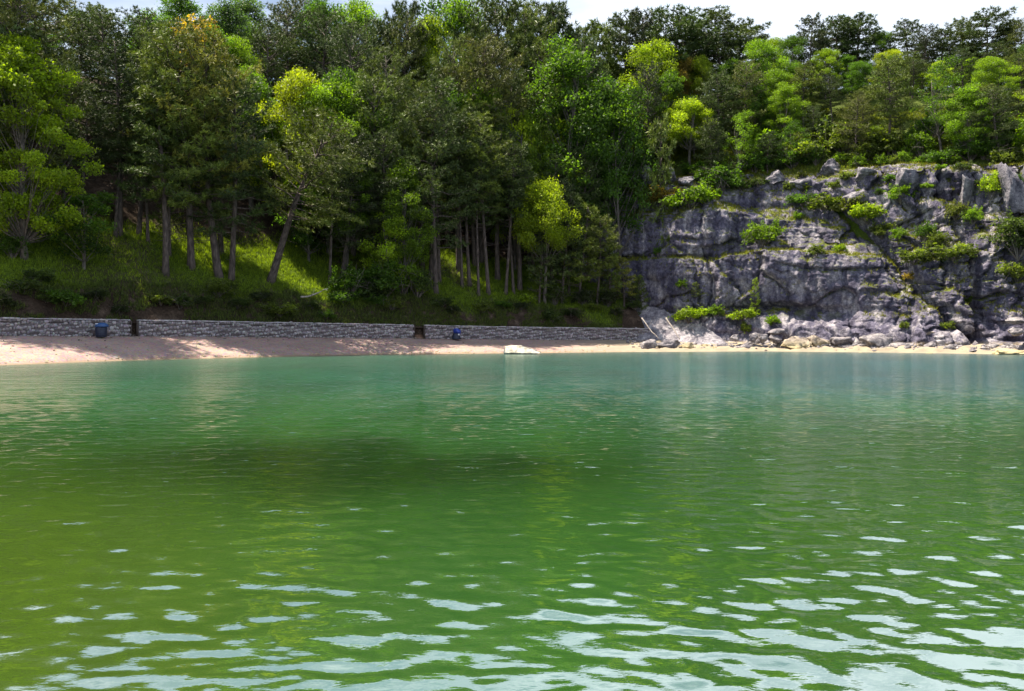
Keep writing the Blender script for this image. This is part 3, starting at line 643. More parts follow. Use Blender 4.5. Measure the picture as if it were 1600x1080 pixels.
for a in [
 (1013, 545, 27, 18, M_ROCKP, 'dark-faced rock with white top at the end of the wall', 103.5),
 (1044, 544, 38, 15, M_ROCKP, 'long flat-topped white slab lying at the foot of the scree', 104.2),
 (1071, 545.5, 24, 12, M_ROCKW, 'brownish wedge rock touching the right end of the white slab', 104.6),
 (1090, 547, 10, 6, M_ROCKW, 'fist-shaped small pale stone on the yellow strand right of the wedge rock', 104.6),
 (1102, 545, 12, 9, M_ROCKW, 'small upright block on the yellow strand below the scree', 105.2),
 (1115, 546.5, 9, 6, M_ROCKW, 'smallest loose stone on the yellow strand below the scree', 104.8),
 (1148, 531, 16, 10, M_ROCKP, 'lone whitish rock in the dark hollow at the cliff foot', 106.2),
 (1178, 533, 18, 16, M_ROCKP, 'upright grey block left of the round-topped boulders', 106.2),
 (1192, 533, 16, 14, M_ROCKP, 'small dark-sided block squeezed between two larger boulders', 105.6),
 (1213, 522, 26, 11, M_ROCKP, 'round-topped pale boulder perched on the blocks below the ledge', 106.2),
 (1212, 535, 20, 14, M_ROCKP, 'grey boulder directly below the round-topped perched one', 105.6),
 (1244, 548, 46, 27, M_ROCKW, 'big cream pyramid-shaped boulder at the waterline', 104.2),
 (1281, 547, 36, 28, M_ROCKW, 'blunt pinkish boulder right of the cream pyramid-shaped one', 104.4),
 (1318, 545, 42, 23, M_ROCKP, 'purplish cracked boulder between the blunt pink one and the long slab', 103.6),
 (1380, 547, 72, 36, M_ROCKP, 'very long slanting boulder with sunlit top below the cliff crack', 101.6),
 (1430, 546, 30, 18, M_ROCKP, 'dark low boulder to the right of the very long slanting one', 99.2),
 (1459, 508, 29, 19, M_ROCKW, 'bright flat-faced wedge lodged high above the other boulders', 99.8),
 (1459, 530, 30, 15, M_ROCKW, 'cream dome-shaped boulder straight under the bright lodged wedge', 98.4),
 (1483, 534, 22, 23, M_ROCKP, 'split round boulder standing right of the cream dome', 98.2),
 (1457, 545, 26, 14, M_ROCKP, 'grey rock at the water under the cream dome', 97.2),
 (1530, 550, 34, 7, M_ROCKP, 'thin whitish slab at the water below the vertical fissure', 93.4),
 (1588, 505, 32, 12, M_ROCKP, 'upper pale ledge stone at the right edge', 91.8),
 (1591, 523, 34, 14, M_ROCKP, 'broad ledge stone under the upper pale one at the right edge', 91.2),
 (1586, 555, 62, 13, M_ROCKW, 'low reddish rock bar running out of frame at the waterline', 89.6),
 (1342, 555, 14, 6, M_ROCKW, 'largest of the yellowish stones just awash below the long boulder', 98.6),
 (1365, 555.5, 13, 4, M_ROCKW, 'flat yellowish stone awash, right beside the largest of them', 97.6),
 (1384, 555.5, 8, 3, M_ROCKW, 'tiny yellowish stone awash midway between two flat ones', 97),
 (1401, 556, 12, 4, M_ROCKW, 'right-hand small stone awash below the dark low boulder', 96.4),
 (1453, 556, 17, 7, M_ROCKW, 'solitary yellow stone awash below the grey rock', 94.6)]:
    boulder(*a, group=B)
O = 'pale rock outcrops along the cliff top'
for a in [
 (948, 283, 24, 34, 'leftmost greyish tooth of the cliff-top outcrop'),
 (970, 287, 24, 38, 'tall whitish tooth, second from the left in the cliff-top outcrop'),
 (990, 289, 22, 36, 'ribbed middle tooth of the cliff-top outcrop'),
 (1012, 292, 26, 36, 'rounded right-hand tooth of the cliff-top outcrop beside a dark gap'),
 (1042, 290, 30, 30, 'broken pale crag right of the dark gap on the cliff top'),
 (1076, 292, 36, 18, 'low square crag under bushes on the cliff top'),
 (1212, 288, 34, 22, 'grey crag above the ledge left of the sunlit slab'),
 (1250, 300, 44, 26, 'sunlit leaning slab high on the cliff'),
 (1300, 272, 34, 24, 'dark round crag under the bushes above the leaning slab'),
 (1342, 322, 50, 30, 'long pale tilted slab just left of the top of the diagonal crack'),
 (1350, 282, 30, 22, 'knobbly crag shaded by bushes above the tilted slab'),
 (1420, 295, 40, 34, 'blocky crag in the middle of the upper right cliff'),
 (1510, 330, 20, 60, 'slim left pillar beside the vertical fissure'),
 (1530, 310, 18, 50, 'short pillar between the slim pillar and the light buttress'),
 (1580, 330, 36, 78, 'tall light buttress with cracked head at the upper right'),
 (1612, 320, 34, 66, 'grey pillar cut by the right edge of the view')]:
    P = on_cliff(a[0], min(a[1], 330) - 4)
    boulder(a[0], a[1], a[2], a[3], M_CRAG, a[4], float(P[1]) + .55, 'rock_outcrop', depth=2.8, group=O, cuts=14, sink=.1)

# loose rubble at the foot of the cliff, on the strand and scree
V = []; F = []; rb = np.random.default_rng(9); bm = bmesh.new(); bmesh.ops.create_icosphere(bm, subdivisions=1, radius=1); iv = np.array([q.co[:] for q in bm.verts]); iF = np.array([[q.index for q in f.verts] for f in bm.faces]); bm.free()
for k in range(1100):
    x = float(rb.uniform(14, 62)); f = float(rb.beta(2.6, 1.3)); y = float(Ys(x)) + f * (float(Yf(x)) - float(Ys(x)) + (coff(x) if x < 24 else .3)); sz = float(np.exp(rb.normal(-1.75, .55))) * (.7 + .6 * f)
    z = float(Zb(x)) * min(1, max(0, (y - float(Ys(x))) / (float(Yf(x)) - float(Ys(x))))) ** .85 + .05
    W = iv * (1 + .3 * rb.normal(size=(len(iv), 1))) * rb.uniform(.6, 1.3, 3) * np.array([1.2, 1, .7]) * sz; F.append(iF + len(iv) * k); V.append(W + np.array([x, y, z]))
o = link('rubble', mesh_np('rubble', np.concatenate(V), np.concatenate(F), [M_ROCKP])); tag(o, 'loose broken stones strewn along the strand below the cliff', 'rubble', None, 'stuff')

V = []; F = []
for k in range(1500):
    x = float(rb.uniform(-46, 16)); f = float(rb.choice([rb.normal(.05, .02), rb.uniform(.02, 1), rb.normal(.97, .03)])); f = min(max(f, .005), .985)
    y = float(Ys(x)) + f * (float(Yf(x)) - .1 - float(Ys(x))); sz = float(np.exp(rb.normal(-3.15, .4)))
    W = iv * (1 + .3 * rb.normal(size=(len(iv), 1))) * rb.uniform(.6, 1.4, 3) * np.array([1.2, 1, .6]) * sz; F.append(iF + len(iv) * k); V.append(W + np.array([x, y, float(Zb(x)) * f ** .85 + .01]))
o = link('pebbles', mesh_np('pebbles', np.concatenate(V), np.concatenate(F), [M_ROCKW])); tag(o, 'pale pebbles and debris scattered over the pinkish beach', 'pebbles', None, 'stuff')

# ------------------------------------------------------------------ dead wood
def log(name, pts, r0, r1, label, twigs=0):
    pts = np.array(pts, float); c = pts[0].copy(); q = np.linspace(0, 1, 9); P = np.stack([np.interp(q, np.linspace(0, 1, len(pts)), pts[:, k]) for k in range(3)], 1) - c
    P += rng.normal(size=P.shape) * .03
    mb = MB(); mb.tube(P, np.linspace(r0, r1, 9), 8)
    for k in range(twigs):
        a = P[3 + k * 2]; mb.tube([a, a + np.array([.3, -.1, .35]), a + np.array([.5, -.1, .8])], [r1 * .6, r1 * .4, r1 * .2], 5)
    o = link(name, mb.mesh(name, [M_DRIFT], True), None, tuple(c)); tag(o, label, 'dead wood'); return o
def wpt(px, py, Y): return (pxX(px, Y), Y, pyZ(py, Y))
log('fallen_branch', [wpt(470, 464, 91.3), wpt(484, 463, 91.5), wpt(498, 457, 91.8), wpt(512, 450, 92.2)], .10, .05, 'bare pale branch curving off the edge of the grassy bank', 1)
log('fallen_log', [wpt(1041, 497, 109.8), wpt(1052, 513, 108.4), wpt(1063, 531, 107)], .09, .05, 'bleached straight log leaning down the right side of the scree', 0)
log('fallen_log', [wpt(1003, 497, 110.6), wpt(1016, 515, 109.0), wpt(1030, 530, 107.6)], .07, .04, 'thin bleached trunk lying down the left side of the scree', 1)

# ------------------------------------------------------------------ trees
def unit(a): return a / (np.linalg.norm(a, axis=-1, keepdims=True) + 1e-9)
def needles(C, Dr, r_, K, ln, w, name, tone_t, m=M_NEEDLE):
    n_ = len(C); C = np.repeat(C, K, 0); Dr = np.repeat(Dr, K, 0); tt_ = np.repeat(tone_t, K)
    d = unit(Dr * .55 + unit(r_.normal(size=C.shape)) * .95 + np.array([0, 0, .28])); side = unit(np.cross(d, r_.normal(size=C.shape)))
    L = ln * r_.uniform(.6, 1.15, (len(C), 1)); st = C + d * L * .08
    V = np.stack([st - side * w, st + side * w, C + d * L], 1).reshape(-1, 3)
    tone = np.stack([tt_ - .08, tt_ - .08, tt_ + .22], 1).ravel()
    return V, np.clip(tone, 0, 1)
def tri_mesh(name, V, tone, m): return mesh_np(name, V, np.arange(len(V)).reshape(-1, 3), [m], False, {'tone': ('FLOAT', tone)})

def pine(seed, H, cb, R, shape, nb, sp=.42, K=12, ln=.42, w=.038, bend=.4, rise=(-8, 40), dead=6, r0=.24, nsf=3.6):
    r_ = np.random.default_rng(seed); tr = MB(); br = MB()
    q = np.linspace(0, 1, 14); bx = bend * np.sin(q * 2.6 + r_.uniform(0, 3)) ; bx -= bx[0]; by = bend * .6 * np.sin(q * 3.3 + r_.uniform(0, 3)); by -= by[0]
    TP = np.stack([bx, by, q * H * .98 - .6 * (1 - q)], 1); tr.tube(TP, r0 * (1 - q) ** .8 + .03 + .12 * np.exp(-q * 22), 9)
    C = []; Dr = []; T = []
    for i in range(nb):
        rel = (i + r_.uniform(0, 1)) / nb; h = cb + (1 - cb) * rel ** .92; P0 = np.array([np.interp(h, q, TP[:, k]) for k in range(3)])
        L = R * shape(rel) * r_.uniform(.55, 1.12) + .25; az = i * 2.39996 + r_.normal() * .35; el = RAD(np.interp(rel, [0, .5, 1], [rise[0], (rise[0] + rise[1]) * .3, rise[1]]) + r_.normal() * 8)
        hd = np.array([math.cos(az), math.sin(az), 0]); f = np.linspace(0, 1, 6)
        P = P0 + hd * (L * f * math.cos(el))[:, None] + np.array([0, 0, 1]) * (L * f * math.sin(el) + .16 * L * f ** 2.4)[:, None]
        P[1:] += r_.normal(size=(5, 3)) * L * .02
        br.tube(P, np.linspace(.035 + .012 * L, .012, 6), 5, False)
        sidev = np.array([-hd[1], hd[0], 0]); tb = r_.uniform(-.15, .15)
        ns = max(3, int(L * nsf))
        for j in range(ns):
            ff = .25 + .75 * (j + r_.uniform(0, 1)) / ns; A = np.array([np.interp(ff, f, P[:, k]) for k in range(3)])
            sg = -1 if j % 2 else 1; SL = L * .42 * (1.15 - ff) + .35; dd = unit(hd * .75 + sidev * sg * r_.uniform(.5, 1.0) + np.array([0, 0, r_.uniform(.0, .35)]))
            m_ = max(2, int(SL / sp)); u = (np.arange(m_) + .6) / m_
            pts = A + dd * (SL * u)[:, None] + np.array([0, 0, .12]) * (SL * u ** 2)[:, None] + r_.normal(size=(m_, 3)) * .09
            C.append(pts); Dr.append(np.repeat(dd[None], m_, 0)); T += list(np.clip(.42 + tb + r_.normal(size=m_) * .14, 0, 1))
        C.append(P[-1:]); Dr.append(unit(hd + np.array([0, 0, .6]))[None]); T.append(.6)
    for i in range(dead):
        h = cb * r_.uniform(.5, .98); P0 = np.array([np.interp(h, q, TP[:, k]) for k in range(3)]); az = r_.uniform(0, 6.28); L = r_.uniform(.6, 1.8)
        hd = np.array([math.cos(az), math.sin(az), r_.uniform(-.2, .3)]); br.tube([P0, P0 + hd * L * .5, P0 + hd * L + np.array([0, 0, .1])], [.035, .022, .008], 4, False)
    V, tone = needles(np.concatenate(C), np.concatenate(Dr), r_, K, ln, w, '', np.array(T))
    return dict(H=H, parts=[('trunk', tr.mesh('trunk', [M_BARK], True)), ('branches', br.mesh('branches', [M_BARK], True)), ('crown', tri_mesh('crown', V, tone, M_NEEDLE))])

def leaves(C, r_, ls, tone, flat=.5):
    n_ = len(C); nrm = unit(r_.normal(size=C.shape) + np.array([0, 0, flat])); a = unit(np.cross(nrm, r_.normal(size=C.shape))); b = np.cross(nrm, a)
    L = ls * r_.uniform(.65, 1.25, (n_, 1)); V = np.stack([C - a * L * .5, C + b * L * .30 + nrm * L * .05, C + a * L * .55, C - b * L * .30 + nrm * L * .05], 1).reshape(-1, 3)
    i = np.arange(n_) * 4; F = np.concatenate([np.stack([i, i + 1, i + 2], 1), np.stack([i, i + 2, i + 3], 1)])
    return V, F, np.repeat(np.clip(tone, 0, 1), 4)
def broad(seed, H, cb, R, nclump, nleaf, cr_=(.7, 1.35), ls=.20, r0=.22, sparse=0, bend=.5, top=.5):
    r_ = np.random.default_rng(seed); tr = MB(); br = MB(); q = np.linspace(0, 1, 10); TH = H * .82
    bx = bend * np.sin(q * 2.2 + r_.uniform(0, 3)); bx -= bx[0]; by = bend * np.sin(q * 2.7 + r_.uniform(0, 3)); by -= by[0]
    TP = np.stack([bx, by, q * TH - .6 * (1 - q)], 1); tr.tube(TP, r0 * (1 - q) ** .9 + .025 + .1 * np.exp(-q * 20), 8)
    C = []; T = []
    for i in range(nclump):
        rel = (i + .5) / nclump; zz = cb + (1 - cb) * rel; prof = math.sin(math.pi * min(1, (rel * (1 - top * .35) + .16)) ** .85) ** .6
        az = i * 2.39996 + r_.normal() * .4; rad = R * prof * r_.uniform(.08, 1.05) ** .6
        c = np.array([math.cos(az) * rad, math.sin(az) * rad, zz * H - (.4 if rel > .9 else 0)]) + r_.normal(size=3) * .25
        hs = max(cb * .75, zz - .12 - .25 * rad / R) ; P0 = np.array([np.interp(min(hs * H / TH, .97), q, TP[:, k]) for k in range(3)])
        mid = (P0 + c) / 2 + np.array([0, 0, -.1 * rad]) + r_.normal(size=3) * .15
        br.tube([P0, mid, c], [.02 + .010 * rad, .012 + .004 * rad, .006], 5, False)
        cr2 = r_.uniform(*cr_); m_ = int(nleaf * (cr2 / np.mean(cr_)) ** 2 * r_.uniform(.75, 1.2)); d = unit(r_.normal(size=(m_, 3))); rr2 = cr2 * r_.uniform(.25, 1, (m_, 1)) ** .5
        lump = 1 + .35 * fbm(d[:, 0] * 2 + i, d[:, 1] * 2, d[:, 2] * 2, 2, seed)
        pts = c + d * rr2 * lump[:, None] * np.array([1.12, 1.12, .62]) + r_.normal(size=(m_, 3)) * .14 * cr2; C.append(pts)
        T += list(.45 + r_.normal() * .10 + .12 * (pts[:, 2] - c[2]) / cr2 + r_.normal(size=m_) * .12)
    V, F, tone = leaves(np.concatenate(C), r_, ls, np.array(T))
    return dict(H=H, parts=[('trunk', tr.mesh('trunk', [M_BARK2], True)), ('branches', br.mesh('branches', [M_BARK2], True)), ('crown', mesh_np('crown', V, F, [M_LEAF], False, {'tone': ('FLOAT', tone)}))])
def shrub(seed, H, R, nclump, nleaf, ls=.15, m=M_LEAF):
    r_ = np.random.default_rng(seed); br = MB(); C = []; T = []
    for i in range(nclump):
        az = i * 2.4 + r_.normal() * .3; el = r_.uniform(.1, 1); c = np.array([math.cos(az) * R * math.cos(el) * r_.uniform(.3, .9), math.sin(az) * R * math.cos(el) * r_.uniform(.3, .9), H * (.25 + .6 * math.sin(el))])
        c[:2] *= r_.uniform(.5, 1.35); br.tube([(0, 0, -.2), c * .5 + r_.normal(size=3) * .05, c], [.05, .03, .012], 4, False)
        m_ = int(nleaf * r_.uniform(.7, 1.3)); d = unit(r_.normal(size=(m_, 3))); pts = c + d * R * .33 * r_.uniform(.2, 1, (m_, 1)) ** .5 * np.array([1, 1, .75]); pts[:, 2] = np.maximum(pts[:, 2], .02)
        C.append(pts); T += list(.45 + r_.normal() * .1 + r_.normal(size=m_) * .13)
        for q in range(3):      # loose shoots beyond the clump
            e_ = c + unit(r_.normal(size=3) + np.array([0, 0, .5])) * R * r_.uniform(.4, .75); br.tube([c, (c + e_) / 2 + r_.normal(size=3) * .04, e_], [.012, .009, .004], 4, False)
            u_ = r_.uniform(.3, 1, (22, 1)); C.append(c + (e_ - c) * u_ + r_.normal(size=(22, 3)) * .06); T += list(.5 + r_.normal(size=22) * .15)
    V, F, tone = leaves(np.concatenate(C), r_, ls, np.array(T))
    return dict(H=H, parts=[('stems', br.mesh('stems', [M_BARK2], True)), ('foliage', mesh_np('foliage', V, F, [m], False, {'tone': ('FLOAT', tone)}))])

cone = lambda r: (1 - r) ** .75 * (.55 + .45 * min(1, r * 5))
dome = lambda r: math.sqrt(max(0, 1 - (r * .98) ** 2.6)) * (.6 + .4 * min(1, r * 4))
umb = lambda r: (.55 + .45 * math.sin(min(1, r * 1.25) * math.pi * .8)) * (1 - .75 * max(0, r - .6) / .4)
KIND = {
 'P0': pine(1, 18, .27, 4.5, dome, 58, rise=(-8, 40)),
 'P1': pine(2, 20, .36, 3.5, cone, 54, rise=(-12, 35), dead=14),
 'P2': pine(3, 13, .46, 3.9, umb, 34, sp=.34, K=16, ln=.5, w=.045, rise=(-4, 28), dead=8, bend=.6, r0=.17),
 'P3': pine(4, 17, .38, 4.8, dome, 52, rise=(0, 50), bend=.9, r0=.30),
 'P4': pine(5, 17, .26, 4.0, dome, 60, rise=(-14, 45), bend=.5),
 'P5': pine(6, 9, .25, 2.2, cone, 40, sp=.4, ln=.38, rise=(-5, 40), r0=.10, dead=5),
 'P6': pine(8, 15, .36, 3.6, umb, 52, K=14, ln=.48, w=.042, rise=(-6, 30), bend=.5, r0=.18, dead=10),
 'P7': pine(9, 21, .52, 3.0, dome, 48, rise=(-5, 40), dead=22, bend=.35, r0=.17),
 'D0': broad(21, 13, .20, 4.2, 80, 300, cr_=(.55, 1.2)),
 'D1': broad(22, 15, .26, 3.2, 72, 280, cr_=(.5, 1.15)),
 'D2': broad(23, 12, .34, 3.0, 34, 120, cr_=(.5, 1.0), ls=.2, r0=.14),
 'D3': broad(24, 7, .22, 2.2, 26, 190, cr_=(.5, .9), ls=.20, r0=.10),
 'D5': broad(27, 11, .48, 3.7, 60, 300, cr_=(.6, 1.2)),
 'D4': broad(25, 20, .13, 5.6, 150, 270, cr_=(.55, 1.25), ls=.27, r0=.28, bend=.9),
 'S0': shrub(31, 1.5, 1.3, 14, 130), 'S1': shrub(32, 1.25, 1.45, 11, 150, ls=.17), 'S2': shrub(33, 2.4, 1.4, 20, 120),
 'S3': shrub(34, 1.3, 1.1, 11, 120, ls=.17),
}
GREEN = {  # leaf colours of the different species
 'dk': (.054, .084, .020), 'ol': (.108, .146, .024), 'tip': (.18, .20, .034), 'br': (.098, .118, .026), 'bk': (.034, .050, .016),
 'g': (.062, .125, .014), 'lg': (.125, .21, .014), 'yg': (.19, .27, .014), 'yy': (.23, .29, .014), 'bg': (.050, .095, .034), 'go': (.22, .16, .03)}
WORD = {'dk': 'dark green', 'ol': 'olive green', 'tip': 'light-tipped olive', 'br': 'brownish', 'bk': 'blackish green', 'g': 'mid green', 'lg': 'fresh green', 'yg': 'yellow-green', 'yy': 'bright yellow', 'bg': 'bluish green', 'go': 'golden'}
PATCH = [ground(a, b) for a, b in [(100, 86), (180, 90), (245, 95), (380, 96), (395, 98), (412, 96.5), (430, 98.5), (450, 97), (470, 99), (488, 98.5), (680, 110), (695, 112), (710, 110.5), (725, 114), (742, 112.5), (758, 115), (772, 114), (300, 93), (265, 93), (130, 86)]]
PATCH += [(pxX(a, b), b, .9) for a, b in [(60, 66), (130, 71), (330, 82), (460, 87.5), (610, 93.5), (690, 97), (730, 98), (800, 101), (880, 104)]]
def blocks(x, y, z, H, w, cb, R_):
    k = 0
    for P in PATCH:
        t0 = max(0, (z + cb * H - P[2]) / sd[2]); t1 = (z + H - P[2]) / sd[2]
        if t1 <= 0: continue
        ts = np.linspace(t0, t1, 9); d = np.hypot(P[0] + sd[0] * ts - x, P[1] + sd[1] * ts - y)
        rr_ = R_ * w * np.sin(np.pi * np.clip(np.linspace(.12, 1, 9), 0, 1)) ** .5 * .95
        if (d < rr_).any(): k += 1
    return k
CBR = {'P0': (.34, 4.3), 'P1': (.5, 3), 'P2': (.46, 3.9), 'P3': (.38, 4.8), 'P4': (.26, 3.9), 'P5': (.25, 2.2), 'P6': (.36, 3.6), 'P7': (.6, 2.6), 'D0': (.24, 4.2), 'D1': (.3, 3.1), 'D2': (.34, 3), 'D3': (.22, 2.2), 'D4': (.13, 5.6), 'D5': (.48, 3.7)}
TREES = []; used = set()
def tree(px, Y, top, kind, colr, wf=1.0, lean=0.0, label=None, rz=None, zoff=0):
    for _ in range(40):
        if Y - float(Yf(pxX(px, Y))) < 4.2: Y += .4
    x, y, z = ground(px, Y); zt = pyZ(top, Y); H = max(2.0, zt - z)
    K = KIND[kind]; s = H / K['H']; nm = 'pine_tree' if kind[0] == 'P' else 'broadleaf_tree'
    r = bpy.data.objects.new(nm, None); COL.objects.link(r)
    r.location = (x, y, z - .15 + zoff); w_ = (s ** .55) * wf
    
    if px < 950 and kind != 'D4' and not lean:
        best = (blocks(x, y, z, H, w_, *CBR[kind]), 0, x, y)
        if best[0]:
            for rad_ in (1.2, 2.2, 3.2):
                for q in range(8):
                    a_, b_ = x + rad_ * math.cos(q * .785), y + rad_ * math.sin(q * .785)
                    if b_ - float(Yf(a_)) < 4.2: continue
                    c_ = (blocks(a_, b_, float(hillz(a_, b_)), H, w_, *CBR[kind]), rad_, a_, b_)
                    if c_[0] < best[0]: best = c_
            x, y = best[2], best[3]; z = float(hillz(x, y)); px = 800 + 1400 * x / y; Y = y
            if best[0]: w_ *= .85
            r.location = (x, y, z - .15)
    r.scale = (w_, w_, s); r.rotation_euler = (random.uniform(-.03, .03), lean + random.uniform(-.03, .03), 0)
    if rz is None: rz = random.uniform(0, 6.28)
    for pn, me in K['parts']:
        o = bpy.data.objects.new(pn, me); COL.objects.link(o); o.parent = r; o.rotation_euler = (0, 0, rz)
        if pn == 'branches': o['kind'] = 'stuff'
        if pn in ('crown', 'foliage'):
            c = GREEN[colr]; j = random.uniform(.85, 1.18); o.color = (c[0] * j * random.uniform(.93, 1.07), c[1] * j, c[2] * j, 1)
    r['category'] = 'tree'
    TREES.append(dict(o=r, px=px, Y=Y, py=518 - 1400 * (z - CAMH) / Y, top=top, kind=kind, col=colr, H=H, label=label))
    return r

